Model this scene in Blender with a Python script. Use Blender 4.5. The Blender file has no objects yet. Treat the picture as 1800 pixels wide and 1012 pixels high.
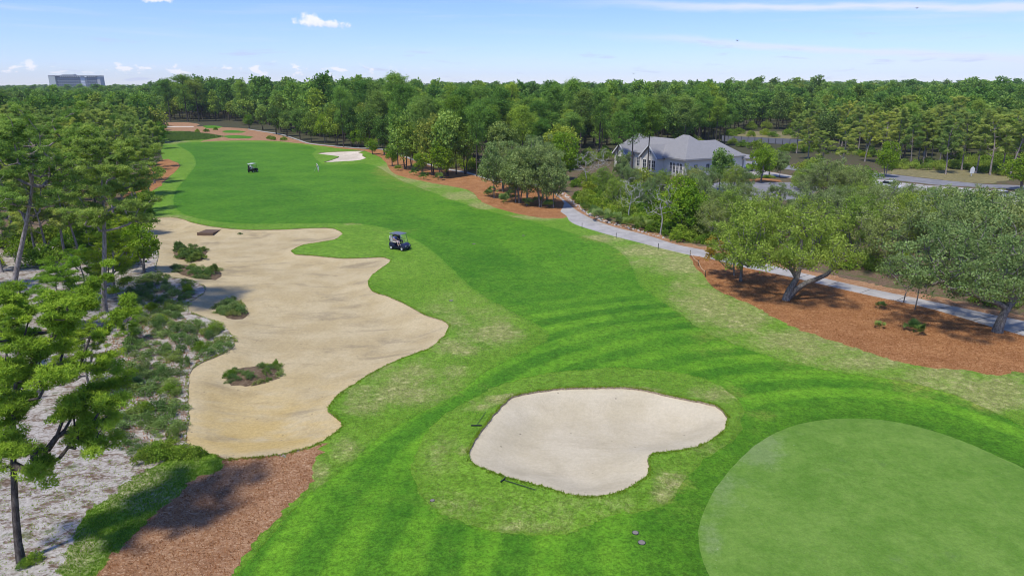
import bpy, math, random
import numpy as np
from mathutils import Vector, Matrix
from mathutils.geometry import delaunay_2d_cdt

R = math.radians
sc = bpy.context.scene
COL = sc.collection

# ------------------------------------------------------------------ camera, sky, sun, exposure
H = 18.0
PITCH = 16.6
cam_d = bpy.data.cameras.new('camera')
cam_d.sensor_width = 36.0
cam_d.lens = 24.0
cam_d.clip_start = 0.5
cam_d.clip_end = 20000
cam = bpy.data.objects.new('camera', cam_d)
COL.objects.link(cam)
cam.location = (0, 0, H)
cam.rotation_euler = (R(90 - PITCH), 0, 0)
sc.camera = cam

SUN_EL = 64.0
HAZE = 0.00010
SUN_DIR = Vector((-0.60, -0.80, 0)).normalized()          # horizontal direction towards the sun
world = bpy.data.worlds.new('World')
sc.world = world
world.use_nodes = True

sun_d = bpy.data.lights.new('sun', 'SUN')
sun_d.energy = 3.3
sun_d.angle = R(5.0)
sun_d.color = (1.0, 0.945, 0.84)
sun = bpy.data.objects.new('sun', sun_d)
COL.objects.link(sun)
sv = Vector((SUN_DIR.x * math.cos(R(SUN_EL)), SUN_DIR.y * math.cos(R(SUN_EL)), math.sin(R(SUN_EL))))
sun.rotation_euler = sv.to_track_quat('Z', 'Y').to_euler()
sun.location = (-60, -30, 80)

sc.view_settings.view_transform = 'Standard'
sc.view_settings.look = 'None'
sc.view_settings.gamma = 1.0
sc.view_settings.exposure = 0.25
sc.view_settings.use_curve_mapping = False
sc.render.engine = 'CYCLES'
sc.cycles.max_bounces = 6
sc.cycles.volume_bounces = 0
sc.cycles.diffuse_bounces = 3
sc.cycles.glossy_bounces = 2
sc.cycles.transmission_bounces = 4
sc.cycles.transparent_max_bounces = 6
sc.cycles.use_denoising = True
sc.cycles.filter_width = 1.0


# ------------------------------------------------------------------ node helpers
def N(nt, t, props=None, **inp):
    n = nt.nodes.new(t)
    for k, v in (props or {}).items():
        setattr(n, k, v)
    for k, v in inp.items():
        s = n.inputs[k.replace('_', ' ')] if k.replace('_', ' ') in n.inputs else n.inputs[k]
        setin(nt, s, v)
    return n


def setin(nt, s, v):
    if isinstance(v, bpy.types.NodeSocket):
        nt.links.new(v, s)
    elif isinstance(v, (tuple, list)) and len(v) == 3 and s.type == 'RGBA':
        s.default_value = (*v, 1)
    else:
        s.default_value = v


def MIX(nt, fac, a, b, mode='MIX'):
    n = nt.nodes.new('ShaderNodeMix')
    n.data_type = 'RGBA'
    n.blend_type = mode
    setin(nt, n.inputs[0], fac)
    setin(nt, n.inputs[6], a)
    setin(nt, n.inputs[7], b)
    return n.outputs[2]


def MATH(nt, op, a, b=0.0, c=None, clamp=False):
    n = nt.nodes.new('ShaderNodeMath')
    n.operation = op
    n.use_clamp = clamp
    setin(nt, n.inputs[0], a)
    setin(nt, n.inputs[1], b)
    if c is not None:
        setin(nt, n.inputs[2], c)
    return n.outputs[0]


def SMOOTH(nt, v, lo, hi, a=0.0, b=1.0):
    n = nt.nodes.new('ShaderNodeMapRange')
    n.interpolation_type = 'SMOOTHSTEP'
    setin(nt, n.inputs['Value'], v)
    n.inputs['From Min'].default_value = lo
    n.inputs['From Max'].default_value = hi
    n.inputs['To Min'].default_value = a
    n.inputs['To Max'].default_value = b
    return n.outputs[0]


def NOISE(nt, vec, scale, detail=3, rough=0.55, dist=0.0):
    n = nt.nodes.new('ShaderNodeTexNoise')
    if vec is not None:
        nt.links.new(vec, n.inputs['Vector'])
    n.inputs['Scale'].default_value = scale
    n.inputs['Detail'].default_value = detail
    n.inputs['Roughness'].default_value = rough
    n.inputs['Distortion'].default_value = dist
    return n.outputs[0]


def ATTR(nt, name):
    n = nt.nodes.new('ShaderNodeAttribute')
    n.attribute_name = name
    return n.outputs['Fac']


def SCALEV(nt, vec, s):
    n = nt.nodes.new('ShaderNodeVectorMath')
    n.operation = 'MULTIPLY'
    nt.links.new(vec, n.inputs[0])
    n.inputs[1].default_value = s
    return n.outputs[0]


def newmat(name):
    m = bpy.data.materials.new(name)
    m.use_nodes = True
    m.node_tree.nodes.clear()
    return m, m.node_tree


def finish(nt, color, rough=0.9, bump=None, bstr=0.3, bdist=0.05, metal=0.0, spec=0.3):
    p = nt.nodes.new('ShaderNodeBsdfPrincipled')
    setin(nt, p.inputs['Base Color'], color)
    setin(nt, p.inputs['Roughness'], rough)
    p.inputs['Metallic'].default_value = metal
    p.inputs['Specular IOR Level'].default_value = spec
    if bump is not None:
        b = nt.nodes.new('ShaderNodeBump')
        b.inputs['Strength'].default_value = bstr
        b.inputs['Distance'].default_value = bdist
        nt.links.new(bump, b.inputs['Height'])
        nt.links.new(b.outputs[0], p.inputs['Normal'])
    o = nt.nodes.new('ShaderNodeOutputMaterial')
    nt.links.new(p.outputs[0], o.inputs[0])
    return p


def POS(nt):
    return nt.nodes.new('ShaderNodeNewGeometry').outputs['Position']


def srgb(r, g, b):
    f = lambda c: (c / 255 / 12.92) if c / 255 <= 0.04045 else ((c / 255 + 0.055) / 1.055) ** 2.4
    return (f(r), f(g), f(b))


# ------------------------------------------------------------------ world: sky with clouds
def build_world():
    nt = world.node_tree
    nt.nodes.clear()
    sky = N(nt, 'ShaderNodeTexSky', dict(sky_type='NISHITA', sun_disc=False, sun_elevation=R(SUN_EL),
            sun_rotation=math.atan2(SUN_DIR.x, SUN_DIR.y), altitude=0.0, air_density=1.0, dust_density=0.0, ozone_density=4.0))
    tc = nt.nodes.new('ShaderNodeTexCoord').outputs['Generated']
    sep = N(nt, 'ShaderNodeSeparateXYZ', Vector=tc)
    az = MATH(nt, 'MULTIPLY', MATH(nt, 'ARCTAN2', sep.outputs[0], sep.outputs[1]), 180 / math.pi)   # degrees, right positive
    el = MATH(nt, 'MULTIPLY', MATH(nt, 'ARCSINE', sep.outputs[2]), 180 / math.pi)
    cv = N(nt, 'ShaderNodeCombineXYZ', X=az, Y=el).outputs[0]
    col = MIX(nt, 1.0, sky.outputs[0], SKY_TINT, 'MULTIPLY')
    # thin high streaks over the whole sky
    n1 = NOISE(nt, SCALEV(nt, cv, (0.045, 0.75, 1)), 1.0, 5, 0.6, 0.4)
    streak = SMOOTH(nt, n1, 0.50, 0.78)
    wob = MATH(nt, 'MULTIPLY', MATH(nt, 'SUBTRACT', NOISE(nt, SCALEV(nt, cv, (0.09, 0.5, 1)), 1.0, 4, 0.6), 0.5), 1.6)

    def band(e0, slope, w, az0, az1, amt):
        d = MATH(nt, 'ABSOLUTE', MATH(nt, 'SUBTRACT', MATH(nt, 'ADD', el, wob), MATH(nt, 'MULTIPLY_ADD', az, slope, e0)))
        m = MATH(nt, 'SUBTRACT', 1.0, SMOOTH(nt, d, 0.0, w))
        return MATH(nt, 'MULTIPLY', MATH(nt, 'MULTIPLY', m, SMOOTH(nt, az, az0, az1)), amt)
    # long streaks to the right
    b1 = band(6.30, -0.045, 0.50, 0, 20, 0.85)
    b2 = band(4.05, -0.070, 0.50, 2, 22, 0.75)
    b3 = band(2.1, -0.020, 1.0, 10, 36, 0.5)
    cirrus = MATH(nt, 'MAXIMUM', MATH(nt, 'MAXIMUM', b1, b2), MATH(nt, 'MAXIMUM', b3, MATH(nt, 'MULTIPLY', streak, 0.35)))
    col = MIX(nt, cirrus, col, CLOUD_THIN)
    # grey-lavender flat smudges
    n2 = NOISE(nt, SCALEV(nt, cv, (0.22, 1.5, 1)), 1.0, 4, 0.6, 0.3)
    sm = MATH(nt, 'MULTIPLY', SMOOTH(nt, n2, 0.56, 0.72), SMOOTH(nt, el, 5.2, 2.2))
    col = MIX(nt, MATH(nt, 'MULTIPLY', sm, 0.55), col, CLOUD_GREY)
    # small fair-weather cumulus low over the horizon, denser on the left
    n3 = NOISE(nt, SCALEV(nt, cv, (0.75, 1.5, 1)), 1.0, 6, 0.6, 0.2)
    low = MATH(nt, 'MULTIPLY', SMOOTH(nt, el, 0.0, 0.8), SMOOTH(nt, el, 2.0, 1.1))
    low = MATH(nt, 'MULTIPLY', low, SMOOTH(nt, az, 2, -14, 0.25, 1.0))
    c3 = SMOOTH(nt, MATH(nt, 'MULTIPLY_ADD', low, 0.17, n3), 0.69, 0.79)
    col = MIX(nt, MATH(nt, 'MULTIPLY', MATH(nt, 'MULTIPLY', c3, low), 0.8), col, CLOUD)
    # two separate puffs
    n4 = MATH(nt, 'SUBTRACT', NOISE(nt, cv, 1.3, 6, 0.6), 0.5)

    def puff(a0, e0, ra, re, tilt):
        da = MATH(nt, 'SUBTRACT', az, a0)
        x = MATH(nt, 'DIVIDE', da, ra)
        y = MATH(nt, 'DIVIDE', MATH(nt, 'SUBTRACT', MATH(nt, 'SUBTRACT', el, e0), MATH(nt, 'MULTIPLY', da, tilt)), re)
        d = MATH(nt, 'SQRT', MATH(nt, 'ADD', MATH(nt, 'MULTIPLY', x, x), MATH(nt, 'MULTIPLY', y, y)))
        return SMOOTH(nt, MATH(nt, 'MULTIPLY_ADD', n4, -2.4, d), 1.0, 0.35)
    p = MATH(nt, 'MAXIMUM', puff(-14.6, 4.42, 2.3, 0.42, -0.07), puff(-15.3, 4.72, 1.0, 0.50, -0.2))
    p = MATH(nt, 'MAXIMUM', p, puff(-25.8, 5.75, 1.5, 0.35, 0.0))
    shade = SMOOTH(nt, MATH(nt, 'ADD', el, MATH(nt, 'MULTIPLY', n4, 1.5)), 4.1, 4.7)
    col = MIX(nt, MATH(nt, 'MULTIPLY', p, 0.85), col, MIX(nt, shade, CLOUD_THIN, CLOUD))
    bg = N(nt, 'ShaderNodeBackground', Color=col, Strength=SKY_STRENGTH)
    o = nt.nodes.new('ShaderNodeOutputWorld')
    nt.links.new(bg.outputs[0], o.inputs[0])


SKY_STRENGTH = 0.14
SKY_TINT = (0.60, 0.69, 1.06)
CLOUD = (6.4, 6.3, 6.7)
CLOUD_THIN = (4.9, 5.2, 6.4)
CLOUD_GREY = (3.5, 3.9, 5.5)
build_world()

# ------------------------------------------------------------------ photo pixel <-> ground
FPX, CX, CY = 1200.0, 900.0, 506.0
_s, _c = math.sin(R(PITCH)), math.cos(R(PITCH))


def at(px, py, z=0.0):
    rx, ry = (px - CX) / FPX, (CY - py) / FPX
    d = (rx, _c + ry * _s, -_s + ry * _c)
    t = (z - H) / d[2]
    return Vector((d[0] * t, d[1] * t, z))


def to_px(x, y, z=0.0):
    dz = z - H
    depth = y * _c - dz * _s
    up = y * _s + dz * _c
    return CX + FPX * x / depth, CY - FPX * up / depth


def z_at(py, y):
    """height of the point seen at picture row py at ground distance y"""
    ry = (CY - py) / FPX
    return H + y * (-_s + ry * _c) / (_c + ry * _s)


# ------------------------------------------------------------------ tagging
def tag(o, label=None, cat=None, group=None, kind=None):
    if label: o['label'] = label
    if cat: o['category'] = cat
    if group: o['group'] = group
    if kind: o['kind'] = kind
    return o


def empty(name, loc=(0, 0, 0), rz=0.0, label=None, cat=None, group=None):
    o = bpy.data.objects.new(name, None)
    COL.objects.link(o)
    o.location = loc
    o.rotation_euler = (0, 0, rz)
    return tag(o, label, cat, group)


def link(name, me, parent=None, loc=None, rz=None):
    o = bpy.data.objects.new(name, me)
    COL.objects.link(o)
    if parent is not None: o.parent = parent
    if loc is not None: o.location = loc
    if rz is not None: o.rotation_euler = (0, 0, rz)
    return o


def tri_mesh(name, v, t, mats, attrs=None, mi=None, smooth=False):
    v = np.asarray(v, np.float32).reshape(-1, 3)
    t = np.asarray(t, np.int32).reshape(-1, 3)
    me = bpy.data.meshes.new(name)
    me.vertices.add(len(v))
    me.vertices.foreach_set('co', v.ravel())
    me.loops.add(t.size)
    me.loops.foreach_set('vertex_index', t.ravel())
    me.polygons.add(len(t))
    me.polygons.foreach_set('loop_start', np.arange(0, t.size, 3, dtype=np.int32))
    if mi is not None:
        me.polygons.foreach_set('material_index', np.asarray(mi, np.int32))
    for k, a in (attrs or {}).items():
        at_ = me.attributes.new(k, 'FLOAT', 'POINT')
        at_.data.foreach_set('value', np.asarray(a, np.float32))
    for m in (mats if isinstance(mats, (list, tuple)) else [mats]):
        me.materials.append(m)
    me.update(calc_edges=True)
    me.validate()
    if smooth:
        me.polygons.foreach_set('use_smooth', np.ones(len(t), bool))
    return me


class MB:
    """collects small solids and builds one mesh object out of them"""
    def __init__(self):
        self.v, self.f, self.m = [], [], []

    def add(self, v, f, mi=0):
        o = len(self.v)
        self.v += [tuple(p) for p in v]
        self.f += [tuple(i + o for i in q) for q in f]
        self.m += [mi] * len(f)
        return self

    def box(self, x0, y0, z0, x1, y1, z1, mi=0):
        v = [(x, y, z) for z in (z0, z1) for y in (y0, y1) for x in (x0, x1)]
        return self.add(v, [(0, 2, 3, 1), (4, 5, 7, 6), (0, 1, 5, 4), (2, 6, 7, 3), (0, 4, 6, 2), (1, 3, 7, 5)], mi)

    def bar(self, a, b, w, h=None, mi=0, w2=None):
        """square bar from a to b"""
        a, b = Vector(a), Vector(b)
        h = h or w
        d = (b - a).normalized()
        up = Vector((0, 0, 1)) if abs(d.z) < 0.95 else Vector((1, 0, 0))
        s = d.cross(up).normalized()
        u = s.cross(d)
        k = (w2 / w) if w2 else 1.0
        v = [a + s * w / 2 * i + u * h / 2 * j for i, j in ((-1, -1), (1, -1), (1, 1), (-1, 1))]
        v += [b + s * w / 2 * k * i + u * h / 2 * k * j for i, j in ((-1, -1), (1, -1), (1, 1), (-1, 1))]
        return self.add(v, [(3, 2, 1, 0), (4, 5, 6, 7), (0, 1, 5, 4), (1, 2, 6, 5), (2, 3, 7, 6), (3, 0, 4, 7)], mi)

    def tube(self, pts, rad, n=6, mi=0):
        pts = [Vector(p) for p in pts]
        if not isinstance(rad, (list, tuple)): rad = [rad] * len(pts)
        v, f = [], []
        for i, p in enumerate(pts):
            d = (pts[min(i + 1, len(pts) - 1)] - pts[max(i - 1, 0)]).normalized()
            up = Vector((0, 0, 1)) if abs(d.z) < 0.9 else Vector((1, 0, 0))
            s = d.cross(up).normalized()
            u = s.cross(d)
            for k in range(n):
                a = 2 * math.pi * k / n
                v.append(p + (s * math.cos(a) + u * math.sin(a)) * rad[i])
        for i in range(len(pts) - 1):
            for k in range(n):
                f.append((i * n + k, i * n + (k + 1) % n, (i + 1) * n + (k + 1) % n, (i + 1) * n + k))
        f.append(tuple(range(n - 1, -1, -1)))
        f.append(tuple((len(pts) - 1) * n + k for k in range(n)))
        return self.add(v, f, mi)

    def prism(self, outline, y0, y1, mi=0):
        """outline of (x, z) pulled along y"""
        n = len(outline)
        v = [(x, y0, z) for x, z in outline] + [(x, y1, z) for x, z in outline]
        f = [tuple(range(n)), tuple(range(2 * n - 1, n - 1, -1))]
        f += [(i, i + n, (i + 1) % n + n, (i + 1) % n) for i in range(n)]
        return self.add(v, f, mi)

    def mesh(self, name, mats, bevel=0.0, smooth=False):
        me = bpy.data.meshes.new(name)
        me.from_pydata(self.v, [], self.f)
        for m in (mats if isinstance(mats, (list, tuple)) else [mats]):
            me.materials.append(m)
        me.polygons.foreach_set('material_index', self.m)
        if bevel:
            import bmesh
            bm = bmesh.new(); bm.from_mesh(me)
            bmesh.ops.recalc_face_normals(bm, faces=bm.faces)
            bmesh.ops.bevel(bm, geom=bm.edges[:], offset=bevel, segments=2, affect='EDGES', clamp_overlap=True)
            bm.to_mesh(me); bm.free()
        else:
            import bmesh
            bm = bmesh.new(); bm.from_mesh(me)
            bmesh.ops.recalc_face_normals(bm, faces=bm.faces)
            bm.to_mesh(me); bm.free()
        if smooth:
            me.polygons.foreach_set('use_smooth', np.ones(len(me.polygons), bool))
        me.update()
        return me

    def build(self, name, mats, parent=None, loc=None, rz=None, bevel=0.0, smooth=False):
        return link(name, self.mesh(name, mats, bevel, smooth), parent, loc, rz)


def plain(name, col, rough=0.6, metal=0.0, vary=0.08, scale=6.0, spec=0.4):
    m, nt = newmat(name)
    c = MIX(nt, MATH(nt, 'MULTIPLY', NOISE(nt, POS(nt), scale, 3), 1.0),
            tuple(k * (1 - vary * 2) for k in col), tuple(min(1, k * (1 + vary)) for k in col))
    finish(nt, c, rough, metal=metal, spec=spec)
    return m

# ------------------------------------------------------------------ the course: zone outlines, traced on the ground
BIG_BUNKER = [(253,397),(262,386),(310,384),(349,395),(414,404),(483,405),(553,403),(588,405),(602,414),(592,423),(562,429),(531,434),(512,443),(518,449),(553,452),
 (597,457),(640,456.5),(675,455),(687,459.5),(675,471),(653,486.5),(646,497),(653,513),(683,523),(714,536.5),(744,554),(775,565),(789,576),(779,593),
 (753,615),(709,630),(657,654),(618,678),(588,699),(577,717),(583,730),(599,743),(592,758),(562,778),(518,793),(457,802),(405,805),(388,802),(357,791),
 (333,782),(327,763),(333,736),(331,706),(333,658),(344,643),(366,632),(392,621),(412,606),(409,593),(392,571),(362,558),(333,549),(329,541),(333,532),
 (357,519),(362,508),(344,497),(309,489),(283,482),(275,467),(279,445),(262,419)]
NEAR_BUNKER = [(900,704),(935,695),(994,688),(1068,686),(1112,687),(1148,693),(1189,702),(1233,710),(1262,719),(1277,737),(1272,759),(1244,780),(1215,792),
 (1174,799),(1147,803),(1137,814),(1142,827),(1130,846),(1101,866),(1068,876),(1031,879),(994,873),(950,860),(898,846),(847,829),(827,814),(824,802),
 (836,778),(854,754),(876,726)]
FAR_BUNKER = [(557,270.5),(575,268.5),(600,267.5),(641,266.5),(630,269.5),(638,272),(637,275),(644,279.5),(634,283),(610,285),(568,286.5),(580,283),(594,278),(596,276),(586,274.5),(570,272.5)]
RING = [(724,824),(733,860),(766,894),(821,919),(884,934),(957,940),(1012,932),(1053,916),(1085,905),(1130,900),(1178,880),(1200,846),(1251,802),(1290,775),(1305,747),
 (1303,720),(1295,699),(1251,669),(1189,655),(1104,647),(1031,651),(957,658),(884,677),(821,706),(775,735),(745,770),(731,794)]
GREEN = [(1249,1012),(1233,973),(1228,938),(1235,903),(1262,851),(1304,802),(1346,768),(1395,745),(1450,734),(1499,731.7),(1548,734),(1600,743),(1652,757),(1704,776),
 (1756,799),(1800,820),(1860,860),(1890,930),(1870,1030),(1760,1130),(1600,1190),(1420,1170),(1310,1110)]
FAIRWAY = [(312,251.5),(400,250.5),(480,251),(545,256.5),(556,263),(548,271),(556,281),(566,289),(600,289.5),(640,288),(660,292),(671,297),(701,315),(747,333),(805,356),(860,372),(913,384),
 (1001,408.5),(1064,427),(1099,449),(1112,471),(1121,497),(1143,516),(1169,536),(1200,557),(1232,581),(1283,603),(1367,630),(1433,645),(1500,657),(1600,670),(1700,700),
 (1800,748),(1950,830),(2150,980),(2200,1250),(2000,1500),(900,1500),(450,1300),(395,1100),(418,1012),(455,965),(500,915),(545,866),(609,820),(631,797),(675,762),(753,719),(818,682),(843,661),(884,639),(932,617),
 (963,598),(966,588),(947,573),(906,552),(859,525),(821,497),(783,460),(744,430),(701,411),(657,398),(600,394),(520,392),(420,392),(345,383),(312,368),(306,342),(332,308),(345,287),(335,268)]
ROUGH = [(283,250.5),(400,247.5),(480,248),(550,254),(600,261),(640,265.5),(674,281),(695,306),(756,320),(824,335),(848,355),(885,369),(946,382),(992,383.5),(1000,388),(1023,398.5),(1081,414),
 (1157,433.5),(1213,447.5),(1240,485),(1257,507),(1290,523),(1333,543),(1377,567),(1433,590),(1500,610),(1567,630),(1633,643),(1700,647),(1747,657),(1800,653),(1900,690),
 (2300,860),(2600,1250),(2300,1600),(700,1600),(380,1300),(360,1100),(405,1012),(425,977),(456,940),(480,916),(540,850),(552,815),(570,782),(575,745),(540,700),(560,620),(500,560),(480,470),(440,425),(400,408),(320,398),(280,392),(252,392),(236,372),(250,346),(275,331),(303,305),(318,292),(304,283),(286,281),(283,262)]
STRAW_RIGHT = [(1213,447.5),(1231,450.5),(1270,460),(1310,470.5),(1383,485.5),(1440,498.5),(1533,520.5),(1633,543.5),(1733,573.5),(1800,593),(1900,622),(2300,740),(2500,900),(2100,780),(1900,690),(1800,653),(1747,657),(1700,647),(1633,643),
 (1567,630),(1500,610),(1433,590),(1377,567),(1333,543),(1290,523),(1257,507),(1240,485)]
STRAW_MID = [(520,249),(560,254.5),(627,261),(672,264.5),(729,283),(778,298.5),(824,306),(873,319.5),(931,326),(961,331.5),(978,345),(992,358),(985,372),(996,380),(992,383.5),(946,382),(885,369),(848,355),(824,335),(756,320),
 (695,306),(674,281),(640,265.5),(600,261),(550,254)]
STRAW_FAR = [(283,226),(345,222.5),(395,224),(440,227),(470,233),(500,240),(535,250.5),(560,255.5),(550,254),(480,248),(400,247.5),(352,249.5),(372,245),(395,240),(372,236),(330,231),(290,230)]
STRAW_HILL = [(290,216),(330,215.5),(352,219),(345,222),(320,222),(290,221)]
STRAW_LEFT = [(286,281),(304,283),(318,292),(303,305),(275,331),(250,346),(236,360),(215,345),(240,315)]
STRAW_NEAR = [(401,806),(457,803),(518,794),(562,779),(570,782),(552,815),(540,850),(480,916),(456,940),(425,977),(405,1012),(360,1100),(300,1200),(60,1200),(168,1012),(197,977),(234,940),(271,900),(308,869),(342,842),(385,823)]
WEEDS = [(388,803),(401,806),(385,823),(342,842),(308,869),(271,900),(234,940),(197,977),(168,1012),(60,1200),(-20,1200),(60,1050),(102,1012),(123,956),(154,897),(216,848),(271,814),(330,797),(357,792)]
FAR_SCRUB = [(283,231),(330,231.5),(372,236.5),(393,240),(370,245),(350,249),(300,249.5),(270,250)]
TEES = [[(355,222),(372,220.5),(392,223),(385,225.5),(362,225.5)], [(389,231),(408,229),(432,231.5),(425,233.5),(395,233.5)], [(390,240),(412,237.5),(446,240.5),(440,243.5),(402,243.5)]]
SAND_STRIP = [(284,222.2),(341,222.0),(340,223.4),(300,224),(284,223.8)]
PATH = [(436,226.5),(459,230),(496,236),(533,248),(555,252.5),(627,259),(672,262),(729,280),(778,295.5),(824,303),(873,316.5),(931,322.5),(958,322),(974,337),(992,353),(1023,376),(1069,395),
 (1127,409),(1190,428),(1231,437),(1275,447),(1333,460),(1453,489),(1533,508),(1667,537),(1740,553),(1800,566),(1900,590),(2300,690),
 (2300,740),(1900,622),(1800,592),(1733,573),(1633,543),(1533,520),(1440,498),(1383,485),(1310,470),(1270,459.5),(1231,450),(1213,447),(1157,433),(1081,413.5),(1023,398),(1000,387.5),(996,380),(985,372),
 (992,358),(978,345),(961,331),(931,325.5),(873,319),(824,305.5),(778,298),(729,282.5),(672,264),(627,260.5),(555,254),(533,249.7),(496,237.8),(459,231.3),(436,227.5)]
STRAW_BEYOND = [(974,336.5),(980,330),(1010,352),(1050,380),(1120,399),(1200,424),(1300,446),(1440,478),(1560,505),(1670,528),(1760,548),(1900,580),(2300,680),(2300,690),(1900,590),(1800,566),(1740,553),(1667,537),(1533,508),(1453,489),(1333,460),(1275,447),(1231,437),(1190,428),(1127,409),(1069,395),(1023,376),(992,353)]
LOT_A = [(1255,322),(1300,320),(1378,320),(1420,318),(1440,330),(1400,350),(1300,352),(1240,345)]
DRIVE = [(1290,297),(1330,298),(1360,303),(1400,310),(1450,316),(1450,319),(1400,313.5),(1350,309),(1300,308)]
ROAD = [(1290,283),(1340,284),(1400,293),(1440,299),(1530,303.5),(1560,305.5),(1620,312),(1720,322),(1850,332),(2300,372),(2300,384),(1850,341),(1715,328),(1650,325),(1600,320),(1528,313),(1440,305),(1390,298),(1330,289),(1290,288)]
BED_HOUSE = [(1300,312),(1330,311.5),(1372,316),(1375,319),(1330,319.5),(1298,319.5)]
BED_LOOP = [(1325,301),(1350,301),(1375,306),(1350,307),(1330,305)]
LAWN = [(1298,289.5),(1335,290.5),(1340,295),(1300,296.5)]
FIELD = [(1285,232),(1400,233),(1410,243),(1290,243)]
POND_ROAD = [(1270,246),(1310,247.5),(1370,250),(1440,254),(1440,257),(1370,252.5),(1310,249.8),(1270,248.2)]
TAN_VERGE = [(1540,304),(1600,297),(1680,298),(1740,303),(1780,315),(1720,321),(1620,311),(1560,304.8)]
SAND_RIGHT = [(1530,318),(1600,323),(1715,331),(1850,345),(2100,375),(2100,440),(1800,425),(1650,400),(1540,360)]
ISLANDS = [[(306,440),(313,430),(330,427),(352,431),(363,442),(352,452),(330,452),(313,448)],
 [(297,464),(310,459),(330,458),(345,466),(362,466),(378,462),(388,472),(382,485),(360,488),(335,483),(310,474)],
 [(380,537),(390,525),(407,521),(425,530),(436,542),(425,552),(405,553),(388,547)],
 [(396,657),(410,640),(440,633),(475,629),(497,638),(492,650),(465,660),(430,666),(404,666)]]


def P2(poly):
    return np.array([at(x, y).xy for x, y in poly])


def resample(poly, closed=True, smooth=True):
    """rounds an outline in picture steps of about five pixels so near edges get more points"""
    p = np.array(poly, float)
    out = []
    n = len(p)
    for i in range(n):
        p0, p1, p2, p3 = p[(i - 1) % n], p[i], p[(i + 1) % n], p[(i + 2) % n]
        k = max(1, int(np.hypot(*(p2 - p1)) / 7))
        k = min(k, 24)
        for j in range(k):
            t = j / k
            if smooth:
                q = 0.5 * (2 * p1 + (p2 - p0) * t + (2 * p0 - 5 * p1 + 4 * p2 - p3) * t * t + (3 * p1 - p0 - 3 * p2 + p3) * t ** 3)
                lin = p1 + (p2 - p1) * t
                q = lin + np.clip(q - lin, -6, 6)
            else:
                q = p1 + (p2 - p1) * t
            out.append(q)
    return np.array(out)


def inside(poly, x, y):
    c = np.zeros(len(x), bool)
    n = len(poly)
    x0, x1 = poly[:, 0].min(), poly[:, 0].max()
    y0, y1 = poly[:, 1].min(), poly[:, 1].max()
    m = (x >= x0) & (x <= x1) & (y >= y0) & (y <= y1)
    if not m.any(): return c
    xs, ys = x[m], y[m]
    cc = np.zeros(len(xs), bool)
    for i in range(n):
        ax, ay = poly[i - 1]
        bx, by = poly[i]
        if ay == by: continue
        hit = ((ay > ys) != (by > ys)) & (xs < (bx - ax) * (ys - ay) / (by - ay) + ax)
        cc ^= hit
    c[m] = cc
    return c


def edge_dist(poly, x, y, cap=40.0):
    d = np.full(len(x), cap)
    for i in range(len(poly)):
        a, b = poly[i - 1], poly[i]
        lo = np.minimum(a, b) - cap
        hi = np.maximum(a, b) + cap
        m = (x > lo[0]) & (x < hi[0]) & (y > lo[1]) & (y < hi[1])
        if not m.any(): continue
        ab = b - a
        L = max(1e-9, ab @ ab)
        t = np.clip(((x[m] - a[0]) * ab[0] + (y[m] - a[1]) * ab[1]) / L, 0, 1)
        d[m] = np.minimum(d[m], np.hypot(x[m] - a[0] - t * ab[0], y[m] - a[1] - t * ab[1]))
    return d


def hash_noise(x, y, s, seed=0):
    """cheap smooth value noise"""
    x, y = x / s, y / s
    xi, yi = np.floor(x).astype(np.int64), np.floor(y).astype(np.int64)
    fx, fy = x - xi, y - yi
    fx, fy = fx * fx * (3 - 2 * fx), fy * fy * (3 - 2 * fy)

    def h(a, b):
        k = (a * 374761393 + b * 668265263 + seed * 1442695) & 0x7fffffff
        k = ((k ^ (k >> 13)) * 1274126177) & 0x7fffffff
        return ((k ^ (k >> 16)) & 0xffff) / 65535.0
    return (h(xi, yi) * (1 - fx) + h(xi + 1, yi) * fx) * (1 - fy) + (h(xi, yi + 1) * (1 - fx) + h(xi + 1, yi + 1) * fx) * fy


rng = np.random.default_rng(7)
# (name, pixel outline, priority order: later wins, edge jitter in metres)
ZONES = [('rough', ROUGH, .10), ('far_scrub', FAR_SCRUB, .3), ('straw_far', STRAW_FAR, .2), ('straw_hill', STRAW_HILL, .2), ('sand_strip', SAND_STRIP, .0),
         ('tee_a', TEES[0], .1), ('tee_b', TEES[1], .1), ('tee_c', TEES[2], .1),
         ('straw_left', STRAW_LEFT, .15), ('fairway', FAIRWAY, .05), ('ring', RING, .06), ('weeds', WEEDS, .22), ('straw_near', STRAW_NEAR, .14),
         ('straw_mid', STRAW_MID, .15), ('straw_right', STRAW_RIGHT, .14), ('straw_beyond', STRAW_BEYOND, .2), ('path', PATH, .015),
         ('sand_right', SAND_RIGHT, .3), ('tan_verge', TAN_VERGE, .3), ('field', FIELD, .4), ('lawn', LAWN, .1), ('bed_house', BED_HOUSE, .1), ('bed_loop', BED_LOOP, .1),
         ('lot', LOT_A, .05), ('drive', DRIVE, .02), ('road', ROAD, .02), ('back_road', POND_ROAD, .05),
         ('green', GREEN, .012), ('big_bunker', BIG_BUNKER, .035), ('near_bunker', NEAR_BUNKER, .025), ('far_bunker', FAR_BUNKER, .03),
         ('isle_a', ISLANDS[0], .12), ('isle_b', ISLANDS[1], .12), ('isle_c', ISLANDS[2], .12), ('isle_d', ISLANDS[3], .12)]
POLY = {}
cv, ce = [], []
for name, px, jit in ZONES:
    q = resample(px)
    w = P2(q)
    w = w + rng.normal(0, 1, w.shape) * np.minimum(jit, np.hypot(w[:, 0], w[:, 1])[:, None] * 0.004)
    POLY[name] = w
    o = len(cv)
    cv += [tuple(p) for p in w]
    ce += [(o + i, o + (i + 1) % len(w)) for i in range(len(w))]
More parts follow.
